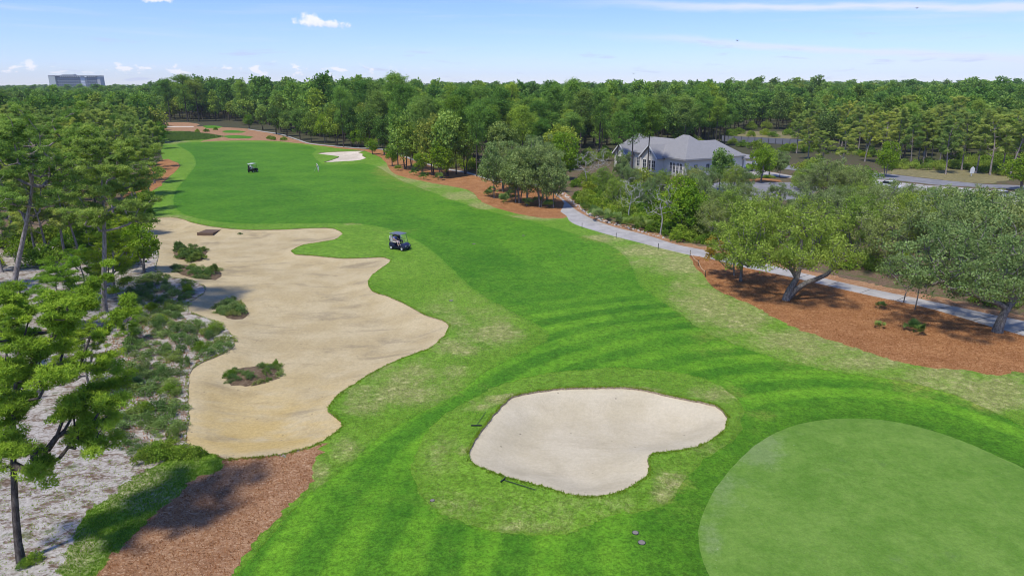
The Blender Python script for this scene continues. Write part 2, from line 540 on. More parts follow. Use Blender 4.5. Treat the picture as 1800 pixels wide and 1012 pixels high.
# dark half of the main fairway cut: one mowing pass edge
MOW = np.array([at(x, y).xy for x, y in [(296,255),(400,255),(427,276),(467,297),(496,322),(560,340),(640,356),(720,378),(770,392),(827,407),(906,443),(970,472),(1040,508),(1000,522),(940,545),(906,556),(859,530),(821,503),(783,466),(744,436),(657,404),(520,398),(345,389),(300,370)]])

# tessellation: close steps near the camera, wide ones far off
ys = np.concatenate([np.arange(160, 176, 4), np.arange(176, 320, 5), np.arange(320, 1020, 8), np.arange(1030, 1500, 40)])
xs = np.concatenate([np.arange(-900, -60, 60), np.arange(-60, 1870, 9), np.arange(1880, 2800, 60)])
gx, gy = np.meshgrid(xs, ys)
gx = gx.ravel() + rng.uniform(-3, 3, gx.size)
gy = gy.ravel() + rng.uniform(-2, 2, gy.size) * np.clip((gy.ravel() - 150) / 200, .3, 1)
gp = [tuple(at(a, b).xy) for a, b in zip(gx, gy)]
cv += gp
FARR = 9000.0
cv += [(-FARR, -300), (FARR, -300), (FARR, FARR), (-FARR, FARR), (-60, -40), (60, -40), (-200, -100), (200, -100), (-900, 1500), (900, 1500), (-2500, 800), (2500, 800), (-800, 100), (800, 100)]
res = delaunay_2d_cdt([Vector(p) for p in cv], ce, [], 0, 1e-4, False)
GV = np.array([tuple(p) for p in res[0]])
GT = np.array([tuple(f) for f in res[2] if len(f) == 3])
# counter-clockwise
a, b, c = GV[GT[:, 0]], GV[GT[:, 1]], GV[GT[:, 2]]
flip = ((b[:, 0] - a[:, 0]) * (c[:, 1] - a[:, 1]) - (b[:, 1] - a[:, 1]) * (c[:, 0] - a[:, 0])) < 0
GT[flip] = GT[flip][:, ::-1]
cen = GV[GT].mean(1)
zone = np.zeros(len(GT), int)
for k, (name, px, jit) in enumerate(ZONES):
    m = inside(POLY[name], cen[:, 0], cen[:, 1])
    if name == 'fairway' or name == 'ring':
        pass
    zone[m] = k + 1
ZI = {n: i + 1 for i, (n, _, _) in enumerate(ZONES)}
# slivers left between neighbouring beds and turf belong to the beds
_z0 = np.where((zone == 0) & (np.hypot(cen[:, 0], cen[:, 1]) < 170))[0]
_cx, _cy = cen[_z0, 0], cen[_z0, 1]
_turf = np.minimum(edge_dist(POLY['rough'], _cx, _cy, 3.0), np.minimum(edge_dist(POLY['weeds'], _cx, _cy, 3.0), edge_dist(POLY['path'], _cx, _cy, 3.0)))
for _n in ('straw_near', 'straw_right', 'straw_mid', 'straw_beyond'):
    _m = (edge_dist(POLY[_n], _cx, _cy, 3.0) < .55) & (_turf < .55)
    zone[_z0[_m]] = ZI[_n]
_m = (edge_dist(POLY['rough'], _cx, _cy, 3.0) < .6) & (edge_dist(POLY['big_bunker'], _cx, _cy, 3.0) < .6)
zone[_z0[_m]] = ZI['rough']
_m = (edge_dist(POLY['rough'], _cx, _cy, 3.0) < .6) & (edge_dist(POLY['path'], _cx, _cy, 3.0) < .6)
zone[_z0[_m]] = ZI['rough']
rng2 = np.random.default_rng(11)


def ground_h(x, y):
    """gentle lie of the land"""
    x, y = np.asarray(x, float), np.asarray(y, float)
    fade = np.clip((400 - np.hypot(x, y)) / 300, 0, 1)
    h = (hash_noise(x, y, 17.0, 1) - .5) * .32 + (hash_noise(x, y, 6.0, 2) - .5) * .09
    return h * fade


def bank_h(x, y):
    """the ground outside the bunkers, banked up a little at their edges"""
    h = ground_h(x, y)
    for nm, k in (('big_bunker', .12), ('near_bunker', .22), ('far_bunker', .22)):
        o = np.clip(1 - edge_dist(POLY[nm], x, y, 5.0) / 3.0, 0, 1)
        h = h + o * o * k
    p = POLY['green']
    g = np.clip(edge_dist(p, x, y, 8.0) / 1.5, 0, 1)
    return np.where(inside(p, x, y), h * (1 - .75 * g) + .03 * g, h)


LIP = {'big_bunker': .06, 'near_bunker': .12, 'far_bunker': .12}


def bunker_h(x, y):
    h = bank_h(x, y)
    for nm, depth, run in (('big_bunker', .36, 3.2), ('near_bunker', .50, 2.6), ('far_bunker', .5, 2.5)):
        d = edge_dist(POLY[nm], x, y, 12.0)
        t = np.clip(d / run, 0, 1)
        t = t * t * (3 - 2 * t)
        h = np.where(inside(POLY[nm], x, y) | (d < .02), h - LIP[nm] - depth * t - (hash_noise(x, y, 5.0, 9) - .5) * .16 * t, h)
    return h


def full_h(x, y):
    h = bank_h(x, y)
    hb = bunker_h(x, y)
    for nm in LIP:
        h = np.where(inside(POLY[nm], x, y), hb, h)
    for nm in ('isle_a', 'isle_b', 'isle_c', 'isle_d'):
        p = POLY[nm]
        d = edge_dist(p, x, y, 6.0)
        h = np.where(inside(p, x, y), h + np.clip(d / 1.2, 0, 1) * .35, h)
    return h


Z_OUT = bank_h(GV[:, 0], GV[:, 1])
Z_IN = bunker_h(GV[:, 0], GV[:, 1])
Z_ISLE = Z_IN.copy()
for _n in ('isle_a', 'isle_b', 'isle_c', 'isle_d'):
    _d = edge_dist(POLY[_n], GV[:, 0], GV[:, 1], 6.0)
    Z_ISLE = np.where(inside(POLY[_n], GV[:, 0], GV[:, 1]), Z_IN + np.clip(_d / 1.2, 0, 1) * .35, Z_ISLE)


from mathutils.kdtree import KDTree
_kd = KDTree(len(GV))
for _i, _p in enumerate(GV): _kd.insert((_p[0], _p[1], 0.0), _i)
_kd.balance()
Z_ALL = full_h(GV[:, 0], GV[:, 1])


def gz(x, y, exact=False):
    if exact: return float(full_h(np.array([float(x)]), np.array([float(y)]))[0])
    n = _kd.find_n((x, y, 0.0), 3)
    w = [1 / (q[2] + 1e-3) for q in n]
    return float(sum(Z_ALL[q[1]] * k for q, k in zip(n, w)) / sum(w))


def gpt(px, py, exact=False):
    p = at(px, py)
    p.z = gz(p.x, p.y, exact)
    return p


# painted attributes (wear that has a shape of its own)
VX, VY = to_px(GV[:, 0], np.maximum(GV[:, 1], 3.0))


def blot(lst):
    o = np.zeros(len(GV))
    for cx, cy, rx, ry, a in lst:
        d = np.hypot((VX - cx) / rx, (VY - cy) / ry)
        o = np.maximum(o, a * np.clip(1.25 - d, 0, 1))
    return np.clip(o, 0, 1)


dry = blot([(230,855,110,50,.55),(110,970,90,50,.65),(330,815,50,12,.2),(1180,450,140,30,.45),(1300,540,140,60,.5),(1480,615,180,40,.5),(1680,670,160,40,.5),(760,320,120,25,.4),(720,670,150,50,.4),(1000,900,260,40,.25),(800,560,120,60,.3),(1150,440,90,16,.8),(1060,418,50,9,.75),(1200,462,60,22,.9),(1250,535,55,38,.85),(1300,560,60,35,.7),(1400,600,90,22,.8),(1530,632,90,22,.75),(1660,655,70,18,.8),(1750,690,70,34,1.0),
    (1260,600,70,25,.35),(1220,520,60,40,.6),(685,301,30,13,.95),(720,316,40,6,.7),(815,345,45,9,.8),(850,361,30,8,.9),(945,381,60,6,.8),(870,590,55,26,.75),(800,612,50,18,.65),
    (700,690,100,24,.75),(720,655,70,18,.6),(640,712,50,22,.55),(820,575,30,14,.4),(1262,690,55,20,.6),(1185,850,42,18,.8),(1165,872,26,14,.85),(890,706,60,10,.9),(845,718,30,6,.8),(1125,689,45,7,.8),(818,798,14,7,.9),
    (1240,790,40,14,.4),(1335,728,36,12,.45),(800,890,90,30,.35),(940,925,110,14,.45),(770,800,40,40,.3),(300,385,50,8,.6),(300,250,40,3,.6),(620,395,20,3,.6),(697,408,30,4,.45),(800,650,30,12,.5),(885,560,30,10,.4),
    (440,930,30,70,.15),(560,830,24,40,.5),(600,790,40,24,.45)])
dgreen = edge_dist(POLY['green'], GV[:, 0], GV[:, 1], 45.0)
mow = inside(MOW, GV[:, 0], GV[:, 1]) * 1.0
md = edge_dist(MOW, GV[:, 0], GV[:, 1], 3.0)
stripe = -np.where(mow > 0, np.clip(md / .5, 0, 1), 0) * .38 * np.clip(dgreen / 26 - .2, 0, 1)
collar = np.clip(1 - dgreen / 3.2, 0, 1)
gedge = blot([(1330,790,70,46,1.0),(1275,860,40,60,.75),(1250,940,30,70,.7),(1300,870,70,60,.4),(1420,760,60,14,.4)])
GATTR = dict(dgreen=dgreen, fw=edge_dist(POLY['fairway'], GV[:, 0], GV[:, 1], 3.0), dry=dry, stripe=stripe, collar=collar, gedge=gedge)
GATTR['lip'] = np.minimum(np.minimum(edge_dist(POLY['big_bunker'], GV[:, 0], GV[:, 1], 5.0), edge_dist(POLY['near_bunker'], GV[:, 0], GV[:, 1], 5.0)), edge_dist(POLY['far_bunker'], GV[:, 0], GV[:, 1], 5.0))


# ------------------------------------------------------------------ ground materials
def turf(name, dark, light, drycol, fine=9.0, bump=.35, stripes=0.0, drynoise=.5, grain=.25, patch=.55, bd=.06):
    m, nt = newmat(name)
    p = POS(nt)
    big = NOISE(nt, p, .12, 4, .6)
    mid = NOISE(nt, p, .9, 4, .65)
    fin = NOISE(nt, p, fine, 3, .7)
    vf = NOISE(nt, p, fine * 3.1, 2, .6)
    c = MIX(nt, SMOOTH(nt, MATH(nt, 'MULTIPLY_ADD', big, .5, MATH(nt, 'MULTIPLY', mid, .5)), .5 - patch * .4, .5 + patch * .4), dark, light)
    if stripes:
        dg = MATH(nt, 'ADD', ATTR(nt, 'dgreen'), MATH(nt, 'MULTIPLY', MATH(nt, 'SUBTRACT', NOISE(nt, p, .10, 3, .5), .5), 1.6))
        sw = MATH(nt, 'MULTIPLY', MATH(nt, 'SINE', MATH(nt, 'MULTIPLY', dg, 2 * math.pi / 2.7)), 2.2)
        sw = MATH(nt, 'MAXIMUM', MATH(nt, 'MINIMUM', sw, 1.0), -1.0)
        sw = MATH(nt, 'MULTIPLY', sw, MATH(nt, 'MULTIPLY', SMOOTH(nt, dg, 30, 20), SMOOTH(nt, dg, 1.0, 3.5)))
        sw = MATH(nt, 'MULTIPLY', sw, SMOOTH(nt, NOISE(nt, p, .16, 4, .6), .3, .62, .25, 1.0))
        s = MATH(nt, 'MULTIPLY', MATH(nt, 'ADD', ATTR(nt, 'stripe'), MATH(nt, 'MULTIPLY', sw, .62)), stripes)
        k = MATH(nt, 'ADD', 1.0, s)
        cc = nt.nodes.new('ShaderNodeCombineColor')
        nt.links.new(MATH(nt, 'ADD', 1.0, MATH(nt, 'MULTIPLY', s, 1.5)), cc.inputs[0])
        nt.links.new(k, cc.inputs[1])
        nt.links.new(k, cc.inputs[2])
        c = MIX(nt, 1.0, c, cc.outputs[0], 'MULTIPLY')
    # darker lush collar next to the green
    c = MIX(nt, MATH(nt, 'MULTIPLY', ATTR(nt, 'collar'), .38), c, tuple(k * .45 for k in dark))
    if name == 'rough_turf':
        fb = SMOOTH(nt, MATH(nt, 'ADD', ATTR(nt, 'fw'), MATH(nt, 'MULTIPLY', NOISE(nt, p, 2.5, 4, .7), 1.1)), 1.1, .35)
        c = MIX(nt, MATH(nt, 'MULTIPLY', fb, .75), c, (.078, .215, .012))
    d = ATTR(nt, 'dry')
    dn = MATH(nt, 'ADD', MATH(nt, 'MULTIPLY', NOISE(nt, p, .42, 8, .78, .5), 1.15), MATH(nt, 'MULTIPLY', NOISE(nt, p, 4.5, 4, .75), .45))
    df = SMOOTH(nt, MATH(nt, 'ADD', MATH(nt, 'MULTIPLY', d, drynoise), MATH(nt, 'MULTIPLY', dn, .8)), .64, .98)
    df = MATH(nt, 'MULTIPLY', df, SMOOTH(nt, d, .0, .35, .28, 1.0))
    dc = MIX(nt, SMOOTH(nt, NOISE(nt, p, 1.7, 5, .7), .48, .70), tuple(k * f for k, f in zip(drycol, (.72, .85, .6))), tuple(min(1, k * 1.4) for k in drycol))
    c = MIX(nt, MATH(nt, 'MULTIPLY', df, .8), c, dc)
    g = MATH(nt, 'ADD', MATH(nt, 'MULTIPLY', fin, .6), MATH(nt, 'MULTIPLY', vf, .4))
    g3 = MATH(nt, 'ADD', MATH(nt, 'MULTIPLY', g, .7), MATH(nt, 'MULTIPLY', NOISE(nt, p, fine * .38, 3, .7), .3))
    gm = SMOOTH(nt, g3, .36, .64, 1 - grain, 1 + grain)
    cc = nt.nodes.new('ShaderNodeCombineColor')
    for i in range(3): nt.links.new(gm, cc.inputs[i])
    c = MIX(nt, 1.0, c, cc.outputs[0], 'MULTIPLY')
    finish(nt, c, .85, g, bump, bd, spec=.15)
    return m


def sandmat(name, c1, c2, wet, yellow=None, tracks=.2, wetf=.8, gr=1.0):
    m, nt = newmat(name)
    p = POS(nt)
    c = MIX(nt, SMOOTH(nt, NOISE(nt, p, .35, 5, .6), .35, .65), c1, c2)
    w = SMOOTH(nt, NOISE(nt, SCALEV(nt, p, (.16, .42, .3)), 1.0, 6, .62, .8), .50, .68)
    c = MIX(nt, MATH(nt, 'MULTIPLY', w, wetf), c, wet)
    if yellow:
        yy = N(nt, 'ShaderNodeSeparateXYZ', Vector=p).outputs[1]
        y = MATH(nt, 'MULTIPLY', SMOOTH(nt, yy, 46, 30), SMOOTH(nt, NOISE(nt, SCALEV(nt, p, (.3, .7, .3)), 1.0, 4, .6), .35, .6))
        c = MIX(nt, MATH(nt, 'MULTIPLY', y, .75), c, yellow)
    lip = ATTR(nt, 'lip')
    c = MIX(nt, SMOOTH(nt, lip, 1.4, .2, 0, .35), c, tuple(min(.9, k * 1.12) for k in c2))
    # rake and foot marks, pits and twigs
    rk = NOISE(nt, SCALEV(nt, p, (3.0, 9.0, 3.0)), 1.0, 4, .65, 1.2)
    fine = NOISE(nt, p, 14.0, 4, .7)
    c = MIX(nt, SMOOTH(nt, rk, .60, .78, 0, tracks), c, tuple(k * .62 for k in wet))
    vor = N(nt, 'ShaderNodeTexVoronoi', Vector=p, Scale=.9)
    c = MIX(nt, SMOOTH(nt, vor.outputs['Distance'], .075, .03, 0, .6), c, (.10, .085, .06))
    gm = SMOOTH(nt, MATH(nt, 'MULTIPLY_ADD', NOISE(nt, p, 5.0, 3, .7), .5, MATH(nt, 'MULTIPLY', fine, .5)), .36, .64, 1 - .14 * gr, 1 + .10 * gr)
    cc = nt.nodes.new('ShaderNodeCombineColor')
    for i in range(3): nt.links.new(gm, cc.inputs[i])
    c = MIX(nt, 1.0, c, cc.outputs[0], 'MULTIPLY')
    finish(nt, c, .95, MATH(nt, 'ADD', MATH(nt, 'MULTIPLY', rk, .6), MATH(nt, 'MULTIPLY', fine, .4)), .45, .06, spec=.1)
    return m


def strawmat(name, c1, c2, c3):
    m, nt = newmat(name)
    p = POS(nt)
    a = NOISE(nt, SCALEV(nt, p, (4, 8, 4)), 1.0, 5, .8, 1.2)
    b = NOISE(nt, p, .5, 5, .65)
    f = NOISE(nt, p, 22.0, 2, .7)
    c = MIX(nt, SMOOTH(nt, b, .33, .68), c1, c2)
    c = MIX(nt, SMOOTH(nt, a, .51, .64), c, c3)
    c = MIX(nt, SMOOTH(nt, a, .48, .30), c, tuple(k * .35 for k in c1))
    c = MIX(nt, SMOOTH(nt, NOISE(nt, p, 1.1, 5, .7), .64, .76, 0, .6), c, (.38, .31, .25))
    finish(nt, c, .95, MATH(nt, 'ADD', a, MATH(nt, 'MULTIPLY', f, .5)), .7, .08, spec=.1)
    return m


def woodfloor():
    m, nt = newmat('woodland_floor')
    p = POS(nt)
    f = NOISE(nt, p, 7.0, 4, .7)
    a = NOISE(nt, SCALEV(nt, p, (.8, 1.5, .5)), 1.0, 7, .72, .5)
    b = NOISE(nt, SCALEV(nt, p, (3.6, 5.5, 3)), 1.0, 5, .75, .5)
    lit = MIX(nt, SMOOTH(nt, f, .35, .65), (.115, .078, .050), (.225, .160, .110))
    sand = MIX(nt, SMOOTH(nt, f, .3, .7), (.34, .31, .26), (.54, .50, .44))
    k = SMOOTH(nt, MATH(nt, 'ADD', MATH(nt, 'MULTIPLY', a, .62), MATH(nt, 'MULTIPLY', b, .45)), .455, .565)
    yy = N(nt, 'ShaderNodeSeparateXYZ', Vector=p)
    dist = MATH(nt, 'SQRT', MATH(nt, 'ADD', MATH(nt, 'POWER', yy.outputs[0], 2.0), MATH(nt, 'POWER', yy.outputs[1], 2.0)))
    near = SMOOTH(nt, dist, 115, 85)
    leftside = SMOOTH(nt, yy.outputs[0], -7, -13)
    c = MIX(nt, MATH(nt, 'MULTIPLY', k, MATH(nt, 'MULTIPLY', near, leftside)), lit, sand)
    gr = SMOOTH(nt, MATH(nt, 'ADD', NOISE(nt, p, .8, 5, .7), MATH(nt, 'MULTIPLY', SMOOTH(nt, yy.outputs[0], -12, 5), .07)), .55, .66)
    c = MIX(nt, MATH(nt, 'MULTIPLY', gr, .7), c, (.095, .125, .035))
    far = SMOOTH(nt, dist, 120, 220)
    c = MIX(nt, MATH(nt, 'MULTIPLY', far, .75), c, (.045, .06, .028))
    finish(nt, c, .95, MATH(nt, 'ADD', b, MATH(nt, 'MULTIPLY', f, .6)), .6, .12, spec=.1)
    return m


def pavemat(name, c1, c2, scale=1.0):
    m, nt = newmat(name)
    p = POS(nt)
    a = NOISE(nt, p, .5 * scale, 5, .65)
    f = NOISE(nt, p, 18.0, 3, .7)
    c = MIX(nt, SMOOTH(nt, a, .33, .68), c1, c2)
    c = MIX(nt, SMOOTH(nt, NOISE(nt, p, .22, 5, .7), .58, .72, 0, .5), c, (.42, .34, .26))
    gm = SMOOTH(nt, f, .3, .7, .9, 1.08)
    cc = nt.nodes.new('ShaderNodeCombineColor')
    for i in range(3): nt.links.new(gm, cc.inputs[i])
    c = MIX(nt, 1.0, c, cc.outputs[0], 'MULTIPLY')
    finish(nt, c, .9, f, .3, .02, spec=.2)
    return m


def greenmat():
    m, nt = newmat('putting_green')
    p = POS(nt)
    a = NOISE(nt, p, .30, 5, .65, .4)
    b = NOISE(nt, p, 1.6, 4, .65)
    f = NOISE(nt, p, 16.0, 3, .7)
    c = MIX(nt, SMOOTH(nt, MATH(nt, 'ADD', MATH(nt, 'MULTIPLY', a, .6), MATH(nt, 'MULTIPLY', b, .4)), .36, .64), (.100, .210, .024), (.156, .270, .044))
    c = MIX(nt, SMOOTH(nt, NOISE(nt, p, .42, 6, .7), .60, .75, 0, .35), c, (.15, .20, .085))
    g = ATTR(nt, 'gedge')
    gn = MATH(nt, 'ADD', MATH(nt, 'MULTIPLY', NOISE(nt, p, .9, 5, .7), .8), MATH(nt, 'MULTIPLY', NOISE(nt, p, 5, 3, .7), .3))
    gf = SMOOTH(nt, MATH(nt, 'ADD', MATH(nt, 'MULTIPLY', g, .45), gn), .68, 1.0)
    c = MIX(nt, MATH(nt, 'MULTIPLY', MATH(nt, 'MULTIPLY', gf, .45), SMOOTH(nt, g, 0, .4)), c, (.23, .28, .13))
    sp = NOISE(nt, SCALEV(nt, p, (5, 7, 5)), 1.0, 3, .6)
    c = MIX(nt, MATH(nt, 'MULTIPLY', SMOOTH(nt, sp, .68, .76), MATH(nt, 'ADD', .12, MATH(nt, 'MULTIPLY', g, .7))), c, (.62, .64, .50))
    gm = SMOOTH(nt, MATH(nt, 'MULTIPLY_ADD', NOISE(nt, p, 5.0, 3, .7), .5, MATH(nt, 'MULTIPLY', f, .5)), .36, .64, .86, 1.12)
    cc = nt.nodes.new('ShaderNodeCombineColor')
    for i in range(3): nt.links.new(gm, cc.inputs[i])
    c = MIX(nt, 1.0, c, cc.outputs[0], 'MULTIPLY')
    finish(nt, c, .8, f, .15, .02, spec=.15)
    return m


M = {}
M['fairway'] = turf('fairway_turf', (.050, .165, .007), (.110, .262, .014), (.27, .27, .06), 6.5, .5, .34, .36, .42, .5, .04)
M['rough'] = turf('rough_turf', (.100, .225, .014), (.168, .305, .030), (.38, .33, .16), 5.5, .8, 0, .46, .44, .5, .09)
M['weeds'] = turf('weedy_turf', (.100, .195, .014), (.190, .300, .030), (.38, .32, .22), 5.0, .9, 0, .6, .45, .5, .12)
M['tan'] = turf('dry_grass', (.16, .15, .065), (.27, .23, .11), (.33, .27, .16), 4.0, .6, 0, .6, .35)
M['big_sand'] = sandmat('waste_bunker_sand', (.440, .350, .190), (.505, .415, .245), (.300, .245, .150), (.50, .355, .115), .10)
M['near_sand'] = sandmat('white_bunker_sand', (.485, .422, .285), (.55, .485, .345), (.40, .345, .235), None, .14, .5, .6)
M['far_sand'] = sandmat('far_bunker_sand', (.58, .50, .39), (.66, .58, .46), (.52, .45, .35), None, .05)
M['sand_right'] = sandmat('pale_sand', (.38, .36, .33), (.48, .46, .43), (.26, .23, .18), None, .2)
M['straw'] = strawmat('pine_straw', (.29, .125, .045), (.40, .190, .075), (.57, .34, .17))
M['straw_pale'] = strawmat('faded_pine_straw', (.30, .155, .078), (.40, .230, .122), (.55, .38, .235))
M['floor'] = woodfloor()
M['litter'] = strawmat('leaf_litter', (.11, .075, .045), (.19, .135, .085), (.27, .21, .14))
M['path'] = pavemat('pale_concrete', (.33, .315, .295), (.45, .43, .40))
M['asphalt'] = pavemat('worn_asphalt', (.19, .19, .20), (.26, .26, .265))
M['green'] = greenmat()

ZNAME = [('ground', None, [0], 'floor'), ('rough', None, ['rough', 'ring'], 'rough'), ('scrub_ground', None, ['far_scrub'], 'weeds'),
         ('far_pine_straw', None, ['straw_far', 'straw_hill'], 'straw_pale'), ('tee_ground', None, ['tee_a'], 'fairway'), ('tee_ground', None, ['tee_b'], 'fairway'),
         ('tee_ground', None, ['tee_c'], 'fairway'), ('pine_straw_bed', None, ['straw_left'], 'straw'), ('fairway', None, ['fairway'], 'fairway'),
         ('weedy_grass', None, ['weeds'], 'weeds'), ('pine_straw_bed', None, ['straw_near'], 'straw_pale'), ('pine_straw_bed', None, ['straw_mid'], 'straw'),
         ('pine_straw_bed', None, ['straw_right'], 'straw'), ('pine_straw_bed', None, ['straw_beyond'], 'straw_pale'), ('cart_path', None, ['path'], 'path'), ('sandy_ground', None, ['sand_right'], 'sand_right'),
         ('dry_verge', None, ['tan_verge'], 'tan'), ('dry_field', None, ['field'], 'tan'), ('lawn', None, ['lawn'], 'rough'), ('pine_straw_bed', None, ['bed_house'], 'straw'), ('pine_straw_bed', None, ['bed_loop'], 'straw'),
         ('parking_ground', None, ['lot'], 'asphalt'), ('driveway', None, ['drive'], 'path'), ('road', None, ['road'], 'asphalt'), ('back_road', None, ['back_road'], 'asphalt'),
         ('putting_green', None, ['green'], 'green'), ('waste_bunker', None, ['big_bunker'], 'big_sand'), ('greenside_bunker', None, ['near_bunker'], 'near_sand'),
         ('fairway_bunker', None, ['far_bunker', 'sand_strip'], 'far_sand'), ('planting_ground', None, ['isle_a'], 'litter'), ('planting_ground', None, ['isle_b'], 'litter'), ('planting_ground', None, ['isle_c'], 'litter'), ('planting_ground', None, ['isle_d'], 'litter')]
BUNK = {'waste_bunker': 'big_bunker', 'greenside_bunker': 'near_bunker', 'fairway_bunker': 'far_bunker'}
m_, nt_ = newmat('bunker_lip_soil')
finish(nt_, MIX(nt_, SMOOTH(nt_, NOISE(nt_, POS(nt_), 9.0, 4, .7), .35, .65), (.22, .16, .10), (.42, .34, .23)), .95)
M['lip'] = m_
M['floor_dark'] = plain('joint_grime', (.09, .085, .075), .95)
for nm, _, zs, mk in ZNAME:
    ids = [z if z == 0 else ZI[z] for z in zs]
    m = np.isin(zone, ids)
    if not m.any(): continue
    t = GT[m]
    u, inv = np.unique(t, return_inverse=True)
    zz = Z_IN if nm in BUNK else Z_ISLE if nm == 'planting_ground' else Z_OUT
    if nm == 'fairway_bunker':
        zz = np.where(GV[:, 1] > 260, Z_OUT, Z_IN)
    me = tri_mesh(nm, np.column_stack([GV, zz])[u], inv.reshape(-1, 3), M[mk], {k: a_[u] for k, a_ in GATTR.items()}, smooth=True)
    ob = tag(link(nm, me), kind='structure')
    if nm in BUNK:
        # the cut turf edge standing round the sand
        isl = np.isin(zone, [ZI[z] for z in ('isle_a', 'isle_b', 'isle_c', 'isle_d')])
        own = (m | isl) if nm == 'waste_bunker' else m
        e = np.concatenate([GT[own][:, [0, 1]], GT[own][:, [1, 2]], GT[own][:, [2, 0]]])
        key = {}
        for p_, q_ in e.tolist():
            k_ = (min(p_, q_), max(p_, q_))
            key[k_] = None if k_ in key else (p_, q_)
        ed = [w_ for w_ in key.values() if w_ is not None and GV[w_[0], 1] < 260]
        lb = MB()
        for p_, q_ in ed:
            lb.add([(*GV[p_], Z_OUT[p_] + .004), (*GV[q_], Z_OUT[q_] + .004), (*GV[q_], Z_IN[q_] - .05), (*GV[p_], Z_IN[p_] - .05)], [(0, 1, 2, 3)])
        lb.build('turf_edge', M['lip'], ob)
    if nm == 'cart_path':
        lo = [(1231,450),(1270,459.5),(1310,470),(1383,485),(1440,498),(1533,520),(1633,543),(1733,573),(1800,592),(1900,622)]
        up = [(1231,437),(1275,447),(1333,460),(1400,476),(1453,489),(1533,508),(1667,537),(1740,553),(1800,566),(1900,590)]
        wl_, wu_ = P2(lo), P2(up)
        sl_ = np.concatenate([[0], np.cumsum(np.hypot(*np.diff(wl_, axis=0).T))])
        for q_ in np.arange(2.0, sl_[-1] - 3, 3.1):
            a2 = np.array([np.interp(q_, sl_, wl_[:, 0]), np.interp(q_, sl_, wl_[:, 1])])
            tg = np.array([np.interp(q_ + .5, sl_, wl_[:, 0]), np.interp(q_ + .5, sl_, wl_[:, 1])]) - a2
            tg /= np.hypot(*tg)
            nr_ = np.array([-tg[1], tg[0]])
            # across to the far edge
            best = min((edge_dist(wu_, np.array([a2[0] + nr_[0] * w_]), np.array([a2[1] + nr_[1] * w_]), 9.)[0], w_) for w_ in np.arange(1.2, 4.5, .1))[1]
            jb = MB()
            n6 = 6
            for k_ in range(n6):
                c0_, c1_ = a2 + nr_ * (.05 + (best - .1) * k_ / n6), a2 + nr_ * (.05 + (best - .1) * (k_ + 1) / n6)
                z0_, z1_ = float(bank_h(*np.array([c0_]).T)[0]), float(bank_h(*np.array([c1_]).T)[0])
                jb.add([(*(c0_ - tg * .03), z0_ + .012), (*(c0_ + tg * .03), z0_ + .012), (*(c1_ + tg * .03), z1_ + .012), (*(c1_ - tg * .03), z1_ + .012)], [(0, 1, 2, 3)])
            jb.build('slab_joint', M['floor_dark'], ob)

# ------------------------------------------------------------------ plants: materials
def leafmat(name, dark, mid, light, trans=.3, tree_vary=.25):
    m, nt = newmat(name)
    r = ATTR(nt, 'rnd')
    oi = nt.nodes.new('ShaderNodeObjectInfo').outputs['Random']
    c = MIX(nt, SMOOTH(nt, r, .0, .5), dark, mid)
    c = MIX(nt, SMOOTH(nt, r, .5, 1.0), c, light)
    k = MATH(nt, 'MULTIPLY_ADD', oi, tree_vary * 2, 1 - tree_vary)
    hs = N(nt, 'ShaderNodeHueSaturation', Hue=MATH(nt, 'MULTIPLY_ADD', oi, -.035, .515), Saturation=1.0, Value=k, Color=c)
    r2 = MATH(nt, 'FRACT', MATH(nt, 'MULTIPLY', oi, 7.31))
    r3 = MATH(nt, 'FRACT', MATH(nt, 'MULTIPLY', oi, 23.7))
    hc = MIX(nt, SMOOTH(nt, r2, .55, .95, 0, tree_vary * 2.2), hs.outputs[0], MIX(nt, 1.0, hs.outputs[0], (1.45, 1.15, .75), 'MULTIPLY'))
    hc = MIX(nt, SMOOTH(nt, r3, .7, .95, 0, tree_vary * 2.0), hc, MIX(nt, 1.0, hc, (.95, .78, 1.15), 'MULTIPLY'))
    d = N(nt, 'ShaderNodeBsdfDiffuse', Color=hc)
    tcol = MIX(nt, 1.0, hc, (1.25, 1.2, .55), 'MULTIPLY')
    t = N(nt, 'ShaderNodeBsdfTranslucent', Color=tcol)
    mx = nt.nodes.new('ShaderNodeMixShader')
    mx.inputs[0].default_value = trans
    nt.links.new(d.outputs[0], mx.inputs[1])
    nt.links.new(t.outputs[0], mx.inputs[2])
    o = nt.nodes.new('ShaderNodeOutputMaterial')
    nt.links.new(mx.outputs[0], o.inputs[0])
    return m


def barkmat(name, c1, c2, scale=9.0):
    m, nt = newmat(name)
    tc = nt.nodes.new('ShaderNodeTexCoord').outputs['Object']
    n = NOISE(nt, SCALEV(nt, tc, (1, 1, .35)), scale, 5, .7, .6)
    c = MIX(nt, SMOOTH(nt, n, .35, .65), c1, c2)
    finish(nt, c, .95, n, .8, .05, spec=.1)
    return m


